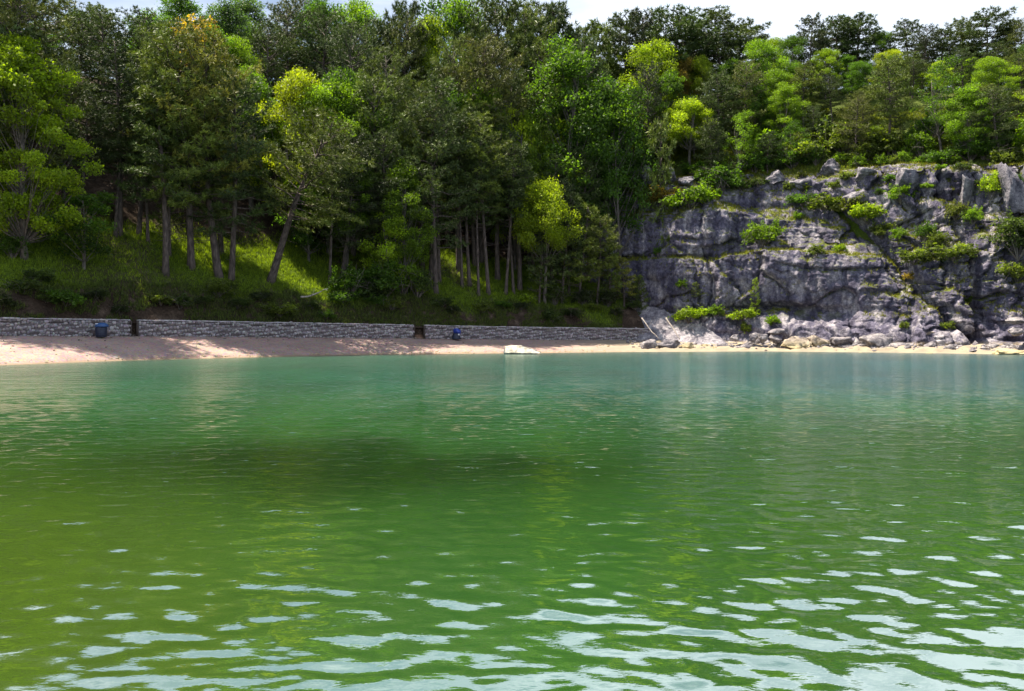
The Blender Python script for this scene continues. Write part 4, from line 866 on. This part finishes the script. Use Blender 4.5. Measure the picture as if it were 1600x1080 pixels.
T_ = [
 # front row, left
 (95, 84.5, -70, 'P0', 'br', 1.15), (-70, 80, -80, 'P4', 'dk', 1.2), (38, 79.5, 52, 'D4', 'yg', 1.0), (-28, 82, 130, 'D1', 'lg', 1.3), (175, 99, 150, 'P4', 'dk', 1.2), (110, 97, 120, 'P0', 'dk', 1.2), (60, 101, 40, 'D1', 'g', 1.2), (165, 92, 330, 'D3', 'g', 1.2), (540, 103, 190, 'D1', 'lg', .9), (455, 101, 280, 'D3', 'g', 1.2), (610, 106, 130, 'P4', 'ol', 1.0), (575, 110, 110, 'D0', 'g', .9), (690, 116, 120, 'D1', 'g', 1.0), (745, 119, 130, 'D0', 'lg', .8), (190, 112, 70, 'D0', 'g', .9), (150, 88, 50, 'P1', 'bk', 1.2),
 (-5, 90, -60, 'P4', 'br', 1.3), (60, 93, -60, 'P4', 'bk', 1.2), (130, 82.2, 290, 'D3', 'g', 1.3),
 (207, 85.5, 85, 'P1', 'dk', 1.2), (250, 88.5, 38, 'P0', 'ol', 1.35), (278, 93, 50, 'P0', 'ol', 1.3), (325, 92, 70, 'P3', 'tip', 1.3), (378, 93.5, 140, 'P4', 'dk', 1.3), (350, 97, 115, 'P1', 'dk', 1.2),
 (298, 96, 120, 'P7', 'dk', 1.2), (230, 93, 110, 'P4', 'dk', 1.0),
 (590, 100, 230, 'P4', 'dk', .9), (606, 97, 330, 'D3', 'yg', 1.0), (622, 98.5, 250, 'D1', 'lg', .9), (560, 99, 240, 'P4', 'bk', 1.1),
 (648, 102, 160, 'P0', 'dk', 1.2), (682, 105.2, 168, 'P7', 'ol', 1.25), (700, 106.5, 150, 'P7', 'dk', 1.3), (733, 108.8, 190, 'P7', 'dk', 1.2), (748, 109.5, 235, 'P7', 'dk', 1), (764, 110.5, 185, 'P7', 'ol', 1.2), (790, 111.8, 225, 'P7', 'dk', 1.1),
 (716, 113, 175, 'P7', 'dk', 1.3), (742, 116, 165, 'P7', 'ol', 1.3), (722, 110, 215, 'P7', 'dk', 1), (778, 115, 190, 'P1', 'dk', 1.3), (812, 114, 200, 'P1', 'dk', 1.2), (660, 110, 180, 'P1', 'ol', 1.2),
 (850, 112.3, 283, 'D5', 'yy', .85), (842, 111.0, 355, 'P5', 'dk', 1.1), (878, 114, 300, 'P5', 'dk', 1.2), (905, 114.6, 318, 'P5', 'ol', 1.2), (932, 115.5, 335, 'P6', 'ol', .9), (955, 116, 385, 'P5', 'ol', 1.1), (975, 116.4, 400, 'P5', 'tip', 1.1), (990, 115.9, 440, 'P5', 'dk', 1.0),
 (1006, 115.2, 430, 'P5', 'ol', .75), (862, 118, 240, 'P1', 'dk', 1.2), (896, 121, 225, 'P1', 'dk', 1.3), (922, 121, 250, 'P4', 'dk', .9), (835, 120, 260, 'P4', 'dk', 1.0), (890, 116, 290, 'P4', 'bk', .8),
 (102, 85, 175, 'P7', 'dk', 1.1), (122, 87, 150, 'P7', 'bk', 1.1), (180, 89, 160, 'P7', 'dk', 1.1), (232, 90, 140, 'P7', 'dk', 1.0), (265, 90.5, 150, 'P7', 'ol', 1.0), (345, 96, 150, 'P7', 'dk', 1.1), (20, 84, 160, 'P7', 'bk', 1.1), (515, 100, 210, 'P7', 'dk', 1.0), (803, 112.5, 230, 'P7', 'dk', 1.0),
 # middle of the slope, left
 (437, 104, 103, 'D0', 'yy', .95), (515, 106, 128, 'D0', 'lg', 1.0), (470, 112, 140, 'D1', 'yg', 1.0), (395, 111, 105, 'D1', 'lg', .9), (140, 100, 30, 'P4', 'dk', 1.2), (215, 104, 20, 'P0', 'dk', 1.0), (232, 110, 15, 'D1', 'g', 1.1), (298, 112, 25, 'D3', 'go', 1.3), (270, 106, 55, 'P4', 'ol', 1.1),
 (630, 113, 85, 'P0', 'ol', 1.15), (590, 115, 62, 'P0', 'dk', 1.1), (668, 116, 60, 'P4', 'ol', 1.0), (712, 117, 62, 'P0', 'br', 1.1), (752, 118, 75, 'P0', 'br', 1.0), (690, 122, 95, 'P0', 'dk', 1.0), (560, 122, 35, 'P4', 'dk', 1.1), (500, 124, 22, 'P0', 'dk', 1.1), (445, 124, 12, 'P0', 'dk', 1.15), (410, 118, 45, 'P4', 'dk', 1.1), (345, 121, -2, 'D1', 'bg', 1.2), (283, 124, -12, 'D1', 'g', 1.2), (385, 130, -8, 'D1', 'bg', 1.2), (368, 116, 60, 'D0', 'lg', .9), (330, 113, 40, 'D1', 'g', 1.0),
 # ridge, left
 (500, 134, 3, 'D0', 'g', 1.0), (548, 136, 2, 'D0', 'lg', 1.0), (455, 138, -12, 'P0', 'br', 1.0), (598, 136, 38, 'P2', 'dk', 1), (622, 133, 35, 'P0', 'br', .8), (645, 138, 12, 'P2', 'dk', .9), (672, 137, 28, 'D0', 'yg', .8), (690, 140, -2, 'D2', 'bg', 1.3), (722, 139, 0, 'D0', 'lg', 1.0), (757, 136, 18, 'P0', 'dk', .9), (785, 134, 10, 'P2', 'dk', 1.2), (812, 131, 18, 'P0', 'ol', .95), (845, 136, 12, 'P2', 'dk', 1.2), (876, 136, 8, 'P6', 'dk', 1.1),
 # middle
 (893, 123.5, 66, 'D1', 'g', 1.35), (850, 127, 80, 'P0', 'ol', 1.0), (806, 123, 115, 'P0', 'dk', 1.0), (780, 126, 130, 'P4', 'ol', 1.0), (828, 121, 175, 'D1', 'lg', .8), (870, 124, 190, 'D3', 'yg', 1.1), (805, 119, 165, 'D3', 'yy', 1.0), (935, 124, 120, 'D1', 'g', 1.1), (965, 126, 125, 'D2', 'lg', 1.2), (918, 128, 60, 'P6', 'dk', 1.0),
 (930, 138, 38, 'P2', 'ol', 1.1), (968, 142, 24, 'P2', 'dk', 1.2), (1003, 139, 20, 'P2', 'bk', .9), (1052, 137, 22, 'P2', 'dk', 1.5), (1085, 140, 30, 'P6', 'dk', 1.1), (1128, 137, 13, 'P6', 'dk', 1.5), (1152, 140, 36, 'P2', 'dk', 1.3),
 (1015, 132, 64, 'D0', 'yg', .95), (1062, 133, 84, 'D0', 'go', .7), (1098, 132, 88, 'D0', 'yy', .65), (1012, 126.5, 108, 'P0', 'bk', .75), (1078, 124.6, 158, 'D5', 'yy', 1.1), (1045, 128, 110, 'D1', 'g', 1.1), (1120, 125, 112, 'P6', 'dk', 1.0), (1165, 125.5, 98, 'P0', 'br', .9), (975, 123.5, 140, 'D2', 'g', 1.0), (1140, 130, 95, 'D1', 'g', 1.1),
 (1190, 131, 62, 'D0', 'lg', .9), (1182, 126, 130, 'D1', 'g', .9), (1215, 127, 108, 'D0', 'lg', .9), (1212, 136, 58, 'D0', 'yg', .7),
 # right
 (1240, 134, 55, 'D0', 'g', .8), (1268, 135, 24, 'P6', 'bk', 1.0), (1305, 137, 30, 'P2', 'dk', 1.1), (1345, 136, 24, 'P2', 'dk', 1.25), (1325, 133, 85, 'D1', 'g', 1.0), (1228, 123, 130, 'D1', 'lg', 1.0), (1256, 126, 100, 'P6', 'ol', 1.0), (1300, 125, 118, 'P0', 'dk', .9), (1290, 131, 75, 'D0', 'yg', .8), (1275, 120, 165, 'P4', 'dk', .8),
 (1388, 130, 78, 'D0', 'yy', .95), (1375, 135, 48, 'D0', 'g', .8), (1415, 135, 33, 'P6', 'dk', 1.2), (1440, 130, 42, 'P0', 'bk', .8), (1425, 124, 95, 'P0', 'dk', .95), (1473, 131, 40, 'P6', 'dk', 1.1), (1502, 132, 30, 'P6', 'ol', 1.0), (1540, 128, 18, 'P2', 'dk', 1.2), (1572, 130, 45, 'P6', 'bk', 1.1), (1600, 124, 30, 'P0', 'br', .9), (1515, 125, 90, 'D1', 'lg', 1.0),
 (1350, 121, 140, 'P0', 'ol', .85), (1390, 119, 130, 'P4', 'dk', .9), (1455, 117, 150, 'P4', 'dk', .85), (1482, 117, 180, 'D3', 'lg', 1.2), (1541, 111.5, 133, 'P2', 'ol', 1.3), (1590, 112, 140, 'P0', 'br', .8), (1520, 114, 180, 'D0', 'g', .75), (1325, 116, 180, 'S', 'ol', 1), (1565, 108, 195, 'D3', 'lg', 1.2), (1640, 112, 90, 'P0', 'dk', 1.0), (1700, 108, 100, 'D0', 'g', 1.0), (1490, 126, 100, 'P1', 'dk', 1.0),
 (1200, 119.5, 205, 'P6', 'dk', .9), (1240, 118.5, 190, 'D2', 'g', 1.0), (1310, 117.5, 200, 'P6', 'ol', .9), (1365, 116, 195, 'D2', 'lg', 1.0), (1405, 115, 200, 'P4', 'dk', .8), (1440, 113.5, 205, 'D2', 'g', 1.1), (1500, 111, 200, 'P6', 'dk', .9), (1030, 121, 190, 'P5', 'ol', .9), (1110, 121, 185, 'P6', 'dk', .8), (1160, 120, 175, 'D2', 'lg', .9), (972, 121.5, 170, 'D2', 'g', 1), (1570, 108.5, 205, 'P6', 'ol', .9),
 (-150, 78, -60, 'P0', 'dk', 1.2), (-130, 95, -60, 'P4', 'dk', 1.2),
]
for a in T_:
    if a[3] != 'S': tree(*a)
lean_ = tree(424, 95.5, 185, 'P3', 'ol', 1.35, lean=.50, label='leaning pine with thick slanting trunk and wide light-tipped crown over the sunlit grass', rz=0)

# further trees that close the wood
fr_ = random.Random(99)
SKY_X = [-100, 0, 150, 190, 230, 440, 590, 600, 640, 900, 1000, 1180, 1230, 1400, 1600, 1700]
SKY_Y = [-60, -40, -10, 40, 10, 10, 50, 60, 40, 40, 75, 75, 70, 70, 55, 60]
placed = [(t['o'].location.x, t['o'].location.y) for t in TREES]
cnt = 0
for k in range(6000):
    if cnt >= 185: break
    px = fr_.uniform(-120, 1690); Y = fr_.uniform(90, 150); x = pxX(px, Y); s_ = Y - float(Yf(x))
    lo = 14 if x < 6 else (13.5 + coff(x))
    if s_ < lo or s_ > 62: continue
    if any((x - a) ** 2 + (Y - b) ** 2 < (4.3 if x < 0 else 3.2) ** 2 for a, b in placed): continue
    z = float(hillz(x, Y)); py = 518 - 1400 * (z - CAMH) / Y
    lim = np.interp(px, SKY_X, SKY_Y) + fr_.uniform(8, 40)
    if x < 5: kd = fr_.choice(['P0', 'P4', 'P1', 'P4', 'P7', 'D1', 'P6']); Hh = fr_.uniform(13, 18)
    else: kd = fr_.choice(['D1', 'P6', 'D0', 'D2', 'P0', 'D1', 'P4']); Hh = fr_.uniform(8, 12.5)
    top = max(518 - 1400 * (z + Hh - CAMH) / Y, lim)
    if py - top < 30: continue
    if px < 950 and blocks(x, Y, z, Hh, 1.1, *CBR[kd]): continue
    colr = fr_.choice(['dk', 'dk', 'ol', 'br']) if kd[0] == 'P' else fr_.choice(['g', 'g', 'lg', 'bg', 'g', 'yg'])
    tree(px, Y, top, kd, colr, fr_.uniform(.9, 1.2)); placed.append((x, Y)); cnt += 1

# ---- labels: kind, landmark column, row on the slope, then order from the left
COLS = [(60, 'at the left edge of the view'), (190, 'above the barrel bin'), (330, 'above the dark opening'), (470, 'above the sunlit grass'), (600, 'above the bare curved branch'),
        (690, 'above the brown opening'), (790, 'above the blue-bagged bin'), (900, 'above the shallows boulder'), (1010, 'above the wall end'), (1130, 'above the pale scree'),
        (1250, 'above the pyramid boulder'), (1370, 'above the purplish boulder'), (1480, 'above the diagonal cliff crack'), (9999, 'above the vertical fissure')]
def colw(px): return next(w for c, w in COLS if px < c)
def roww(t):
    if t['top'] < np.interp(t['px'], SKY_X, SKY_Y) + 14: return 'on the skyline'
    s_ = t['Y'] - float(Yf(pxX(t['px'], t['Y'])))
    if t['px'] < 1010: return 'on the grassy bank' if s_ < 13.5 else ('low in the wood' if s_ < 24 else 'high upslope')
    return 'at the cliff top' if s_ < 19 else ('second row back' if s_ < 27 else 'high upslope')
SH_ = {'P0': 'broad-crowned pine', 'P1': 'tall pointed pine', 'P2': 'flat-topped open pine', 'P4': 'dense bushy pine', 'P5': 'small young pine', 'P6': 'layered pine', 'P7': 'bare-trunked pine', 'P3': 'pine',
       'D0': 'rounded broadleaf tree', 'D1': 'tall leafy tree', 'D2': 'airy tree', 'D3': 'small bushy tree', 'D4': 'large spreading tree', 'D5': 'high-crowned leafy tree'}
ORD = ['leftmost', 'second-left', 'third-left', 'fourth-left', 'fifth-left', 'sixth-left', 'seventh-left', 'eighth-left']
from collections import defaultdict
gg = defaultdict(list)
for t in TREES:
    t['o']['group'] = 'pines on the wooded slope' if t['kind'][0] == 'P' else 'broadleaf trees on the wooded slope'
    if t['label']: t['o']['label'] = t['label']
    else: gg[f"{WORD[t['col']]} {SH_[t['kind']]} {roww(t)} {colw(t['px'])}"].append(t)
for k, L in gg.items():
    L.sort(key=lambda t: t['px'])
    for i, t in enumerate(L):
        t['o']['label'] = k if len(L) == 1 else f"{ORD[i] if len(L) > 2 else ('left' if i == 0 else 'right') + '-hand'} {k}"

# ------------------------------------------------------------------ shrubs
SHR = []
def bush(px, py, hpx, kind, colr, label, Y=None, wf=1.0):
    if Y is not None and px < 1000:
        while Y - float(Yf(pxX(px, Y))) < 3.9: Y += .3
    if Y is None: x, y, z = on_cliff(px, py); y = float(y) + .15; x = float(x); z = float(z)
    else: x, y, z = ground(px, Y)
    K = KIND[kind]; s = hpx / 1400 * y / K['H']
    r = bpy.data.objects.new('shrub', None); COL.objects.link(r); r.location = (x, y, z - .05); r.scale = (s * wf, s * wf, s)
    for pn, me in K['parts']:
        o = bpy.data.objects.new(pn, me); COL.objects.link(o); o.parent = r; o.rotation_euler = (0, 0, random.uniform(0, 6.28))
        if pn in ('crown', 'foliage'):
            c = GREEN[colr]; j = random.uniform(.9, 1.15); o.color = (c[0] * j, c[1] * j, c[2] * j, 1)
    tag(r, label, 'shrub', 'shrubs on the cliff and bank'); SHR.append((px, py)); return r
for a in [
 (1192, 384, 36, 'S0', 'lg', 'round leafy green bush at the left end of the middle ledge'),
 (1180, 488, 56, 'P5', 'yg', 'slim upright young conifer on the lower ledge', None, .75),
 (1125, 302, 54, 'S2', 'g', 'dark rounded bush hanging over the cliff top left of the sunlit slab', None, 1.2),
 (1078, 322, 34, 'S1', 'lg', 'wide sprawling bush trailing over the upper ledge below the outcrop', None, 1.3),
 (1090, 470, 30, 'P5', 'ol', 'little flat-crowned pine growing from the lower cliff face', None, 1.4),
 (1063, 450, 14, 'S3', 'lg', 'tuft-sized bush left of the little flat-crowned pine'),
 (1074, 500, 22, 'S1', 'yg', 'low bright bush at the left end of the lower ledge', None, 1.3),
 (1118, 492, 18, 'S3', 'lg', 'small bush in the middle of the lower ledge'),
 (1160, 502, 20, 'S1', 'yg', 'flat yellowish bush beneath the upright young conifer', None, 1.2),
 (1165, 518, 16, 'S3', 'ol', 'olive bush low on the rock under the young conifer'),
 (1207, 506, 16, 'S3', 'lg', 'little bush right of the young conifer foot'),
 (1274, 400, 18, 'S3', 'ol', 'olive bush on the lip of the middle ledge'),
 (1312, 392, 14, 'S3', 'yg', 'small yellowish bush near the centre of the middle ledge'),
 (1378, 372, 24, 'S0', 'ol', 'olive bush at the right end of the middle ledge'),
 (1404, 372, 18, 'S0', 'lg', 'green bush right in the diagonal crack'),
 (1430, 412, 24, 'S1', 'ol', 'olive scrub just right of the diagonal crack', None, 1.2),
 (1424, 440, 14, 'S3', 'go', 'small golden scrub in the lower diagonal crack'),
 (1358, 348, 28, 'S1', 'yg', 'yellow-green bush below the tilted slab', None, 1.1),
 (1330, 332, 26, 'S1', 'br', 'brownish scrub left of the yellow-green bush under the tilted slab', None, 1.2),
 (1290, 325, 22, 'S1', 'ol', 'olive scrub mat on the upper ledge', None, 1.6),
 (1246, 340, 12, 'S3', 'lg', 'tiny green bush on the dark upper face'),
 (1255, 322, 20, 'S1', 'g', 'green scrub mat left on the upper ledge', None, 1.4),
 (1406, 316, 26, 'S0', 'lg', 'leafy bush in the middle of the blocky crags'),
 (1465, 392, 34, 'S2', 'ol', 'tall olive scrub in the right-hand cliff', None, 1.1),
 (1492, 408, 28, 'S1', 'ol', 'wide olive scrub on a shelf in the right-hand cliff', None, 1.3),
 (1447, 372, 24, 'S0', 'g', 'green bush on the right side of the crack head'),
 (1520, 348, 30, 'S2', 'lg', 'green bush at the foot of the slim pillar'),
 (1494, 342, 28, 'S0', 'br', 'reddish brown bush left of the slim pillar foot'),
 (1548, 310, 40, 'S2', 'yg', 'bright bush growing against the tall light buttress'),
 (1592, 318, 22, 'S0', 'lg', 'small bush to the right of the tall light buttress'),
 (1590, 400, 70, 'S2', 'dk', 'large dark bush cut by the right edge of the cliff', None, 1.1),
 (1588, 438, 30, 'S1', 'ol', 'olive bush below the large dark one at the right edge'),
 (1515, 474, 14, 'S3', 'lg', 'small bright bush alone low on the right cliff'),
 (1412, 512, 12, 'S3', 'ol', 'little olive bush above the long slanting boulder'),
 (1486, 514, 14, 'S3', 'ol', 'little olive bush above the split round boulder'),
 (1026, 400, 12, 'S3', 'g', 'tiny bush on the dark face left of centre'),
 (958, 300, 26, 'S1', 'ol', 'olive bush below the leftmost tooth of the outcrop', None, 1.3),
 (1035, 318, 24, 'S1', 'go', 'straw-coloured scrub under the broken crag', None, 1.3),
 (1000, 306, 18, 'S1', 'ol', 'low olive mat under the ribbed teeth', None, 1.5)]:
    bush(*a)
# rows of bushes along the cliff top: placed on the slope, labelled by their order from the left
CB = []
bb = random.Random(5)
for i, px in enumerate(np.linspace(925, 1610, 36)):
    for row in (0, 1):
        x0 = px + bb.uniform(-7, 7); f = bb.uniform(0, 1)
        if (985 < x0 < 1170 and (row or bb.random() < .6)) or bb.random() < .12: continue
        Y0 = 118.0
        for _ in range(6): Y0 = float(Yf(pxX(x0, Y0))) + float(coff(pxX(x0, Y0))) + (12.6 + f * 2.0 if row == 0 else 15.5 + f * 5)
        k = bb.choice(['S0', 'S1', 'S2', 'S2', 'S3']); c = bb.choice(['g', 'lg', 'g', 'ol', 'ol', 'dk'])
        o = bush(x0, 0, bb.uniform(13, 36) * (1.25 if row else 1) * (.7 if 1000 < x0 < 1150 else 1), k, c, 'x', Y0, bb.uniform(.9, 1.3)); CB.append((x0, row, c, k, o))
for i, px in enumerate(np.linspace(945, 1605, 34)):
    x0 = px + bb.uniform(-8, 8); py0 = bb.uniform(258, 315) + (20 if 1280 < px < 1420 else 0)
    k = bb.choice(['S0', 'S1', 'S2', 'S3', 'S3']); c = bb.choice(['g', 'ol', 'dk', 'ol', 'lg', 'br'])
    if min(np.hypot(a - x0, b - py0) for a, b in SHR) < 14: continue
    CB.append((x0, 2, c, k, bush(x0, py0, bb.uniform(7, 16), k, c, 'x', None, bb.uniform(.9, 1.4))))
gg = defaultdict(list)
for x0, row, c, k, o in CB:
    gg[f"{WORD[c]} {'low spreading' if k == 'S1' else ('tall' if k == 'S2' else 'round')} bush {('on', 'behind', 'under')[row]} the cliff edge {colw(x0)}"].append((x0, o))
for k, L in gg.items():
    L.sort(key=lambda t: t[0])
    for i, (a, o) in enumerate(L): o['label'] = k if len(L) == 1 else f"{ORD[i] if len(L) > 2 else ('left' if i == 0 else 'right') + '-hand'} {k}"
# shade-loving bushes at the edge of the bank
for px, Y, h, k, c, lb in [(20, 79, 40, 'S2', 'g', 'dark leafy bush at the foot of the bright spreading tree'), (548, 94.6, 50, 'S2', 'g', 'leafy bush spilling over the bank right of the curved branch'), (600, 97.6, 60, 'S2', 'g', 'big leafy bush in the dark hollow of the bank'),
                       (628, 99.5, 55, 'S2', 'lg', 'fresh green bush at the right side of the dark hollow'), (652, 101.5, 46, 'S2', 'dk', 'dark bush left of the sunlit grass patch'), (585, 95.2, 26, 'S1', 'dk', 'low dark bush over the wall left of the brown opening'),
                       (824, 109.5, 16, 'S3', 'yg', 'small bright bush at the lower right of the sunlit patch'), (866, 111.4, 34, 'S2', 'dk', 'dark bush among the young pines'), (912, 113.3, 30, 'S2', 'bk', 'blackish bush beneath the young pines'), (950, 114.6, 30, 'S2', 'bk', 'blackish bush near the wall end'),
                       (350, 88.6, 22, 'S1', 'ol', 'olive scrub on the eroded bank above the long wall'), (60, 77.6, 22, 'S1', 'dk', 'dark scrub low on the bank above the near wall')]:
    bush(px, 0, h, k, c, lb, Y, 1.15)

fb = random.Random(31); gg = defaultdict(list)
for i, px in enumerate(np.linspace(8, 985, 30)):
    x0 = px + fb.uniform(-12, 12); Y0 = 80.0
    if abs(x0 - 209) < 14 or abs(x0 - 655) < 16: continue
    off = fb.uniform(1.2, 3.4)
    for _ in range(8): Y0 = float(Yf(pxX(x0, Y0))) + off
    k = fb.choice(['S1', 'S3', 'S1', 'S0']); c = fb.choice(['dk', 'bk', 'ol', 'dk', 'g'])
    x, y, z = ground(x0, Y0); K = KIND[k]; s_ = fb.uniform(.7, 1.5) / K['H']
    r = bpy.data.objects.new('shrub', None); COL.objects.link(r); r.location = (x, y, z - .1); r.scale = (s_ * 1.3, s_ * 1.3, s_)
    for pn, me in K['parts']:
        o = bpy.data.objects.new(pn, me); COL.objects.link(o); o.parent = r; o.rotation_euler = (0, 0, fb.uniform(0, 6.28))
        if pn == 'foliage': q = GREEN[c]; o.color = (q[0], q[1], q[2], 1)
        else: o['kind'] = 'stuff'
    tag(r, 'x', 'shrub', 'scrub along the top of the stone wall'); gg[f"{WORD[c]} {'spreading' if k == 'S1' else 'small'} scrub just over the wall {colw(x0)}"].append((x0, r))
for k, L in gg.items():
    for i, (a, o) in enumerate(sorted(L, key=lambda t: t[0])): o['label'] = k if len(L) == 1 else f"{ORD[i] if len(L) > 2 else ('left' if i == 0 else 'right') + '-hand'} {k}"

# ------------------------------------------------------------------ grass
gr_ = np.random.default_rng(77)
def tufts(P, hmin, hmax, K, w, name):
    n_ = len(P); P = np.repeat(P, K, 0) + gr_.normal(size=(n_ * K, 3)) * np.array([.09, .09, 0]); d = unit(gr_.normal(size=P.shape) * .42 + np.array([.05, -.1, 1])); L = gr_.uniform(hmin, hmax, (len(P), 1)); sd_ = unit(np.cross(d, gr_.normal(size=P.shape)))
    V = np.stack([P - sd_ * w - np.array([0, 0, .04]), P + sd_ * w - np.array([0, 0, .04]), P + d * L], 1).reshape(-1, 3)
    tn = np.repeat(np.clip(gr_.normal(.5, .2, n_ * K), 0, 1), 3) + np.tile([-.1, -.1, .15], n_ * K)
    o = link(name, tri_mesh(name, V, np.clip(tn, 0, 1), M_GRASS)); o['kind'] = 'stuff'; return o
nP = 110000
gx = gr_.uniform(-46, 14, nP); gs = gr_.uniform(1.2, 20, nP); gy = Yf(gx) + gs
g1 = fbm(gx * .16, gy * .16, 2, 3, 33); gw = smooth(gs + 3.5 * g1 + 1.2 * fbm(gx * .5, gs * .3, 0, 3, 35), 2.1, 3.6) * (1 - smooth(gs + 4 * g1, 13, 19)) * (.35 + .65 * smooth(g1, -.45, -.05))
k = gr_.uniform(0, 1, nP) < gw * .62; gx, gy, gs = gx[k], gy[k], gs[k]
gz = hillz(gx, gy) + groughen(gx, gy, hillz(gx, gy), gs)
o = tufts(np.stack([gx, gy, gz], 1), .16, .42, 4, .028, 'grass'); o.color = (.15, .22, .016, 1); tag(o, 'fresh green grass covering the bank under the pines', 'grass')
# dry litter, low plants and roots on the steep cut of the bank
nP = 15000; gx = gr_.uniform(-46, 14, nP); gs = gr_.uniform(.5, 4.6, nP); gy = Yf(gx) + gs; k = fbm(gx * .4, gs * .6, 0, 3, 44) > -.15; gx, gy, gs = gx[k], gy[k], gs[k]
gz = hillz(gx, gy) + groughen(gx, gy, hillz(gx, gy), gs)
o = tufts(np.stack([gx, gy, gz], 1), .15, .5, 5, .03, 'dry_grass'); o.color = (.075, .105, .022, 1); tag(o, 'dry straw-coloured grass hanging on the steep cut bank', 'grass')
# cliff ledges and cliff top
V4 = np.stack([Xg2, Yg, Zg2], -1); e1 = V4[1:, :-1] - V4[:-1, :-1]; e2 = V4[:-1, 1:] - V4[:-1, :-1]; nn = unit(np.cross(e2, e1)); A = np.linalg.norm(np.cross(e2, e1), axis=-1)
ok = (nn[..., 2] > .58) & (V4[:-1, :-1, 2] > 3.7) & (V4[:-1, :-1, 0] < 62); msk = fbm(V4[:-1, :-1, 0] * .45, V4[:-1, :-1, 1] * .3, V4[:-1, :-1, 2] * .3, 3, 61) > -.12
idx = np.argwhere(ok & msk); wts = A[idx[:, 0], idx[:, 1]]; pick = gr_.choice(len(idx), 9500, p=wts / wts.sum()); ii = idx[pick]
u, v = gr_.uniform(0, 1, (2, len(ii), 1)); P = V4[ii[:, 0], ii[:, 1]] + u * e1[ii[:, 0], ii[:, 1]] + v * e2[ii[:, 0], ii[:, 1]]
o = tufts(P, .14, .42, 5, .035, 'ledge_grass'); o.color = (.15, .16, .02, 1); tag(o, 'yellowish grass growing along the sunlit cliff ledges', 'grass')
nP = 26000; gx = gr_.uniform(9, 64, nP); gs = gr_.uniform(12.2, 30, nP) ; gy = Yf(gx) + coff(gx) + gs
k = fbm(gx * .25, gy * .25, 4, 3, 71) > -.1; gx, gy = gx[k], gy[k]
ss_ = gy - Yf(gx); gz = hillz(gx, gy) + .22 * fbm(gx * .9, gy * .9, hillz(gx, gy) * .5, 5, 21)
o = tufts(np.stack([gx, gy, gz], 1), .2, .55, 5, .045, 'meadow_grass'); o.color = (.14, .17, .02, 1); tag(o, 'long yellow-green grass and herbs on the slope above the cliff', 'grass')
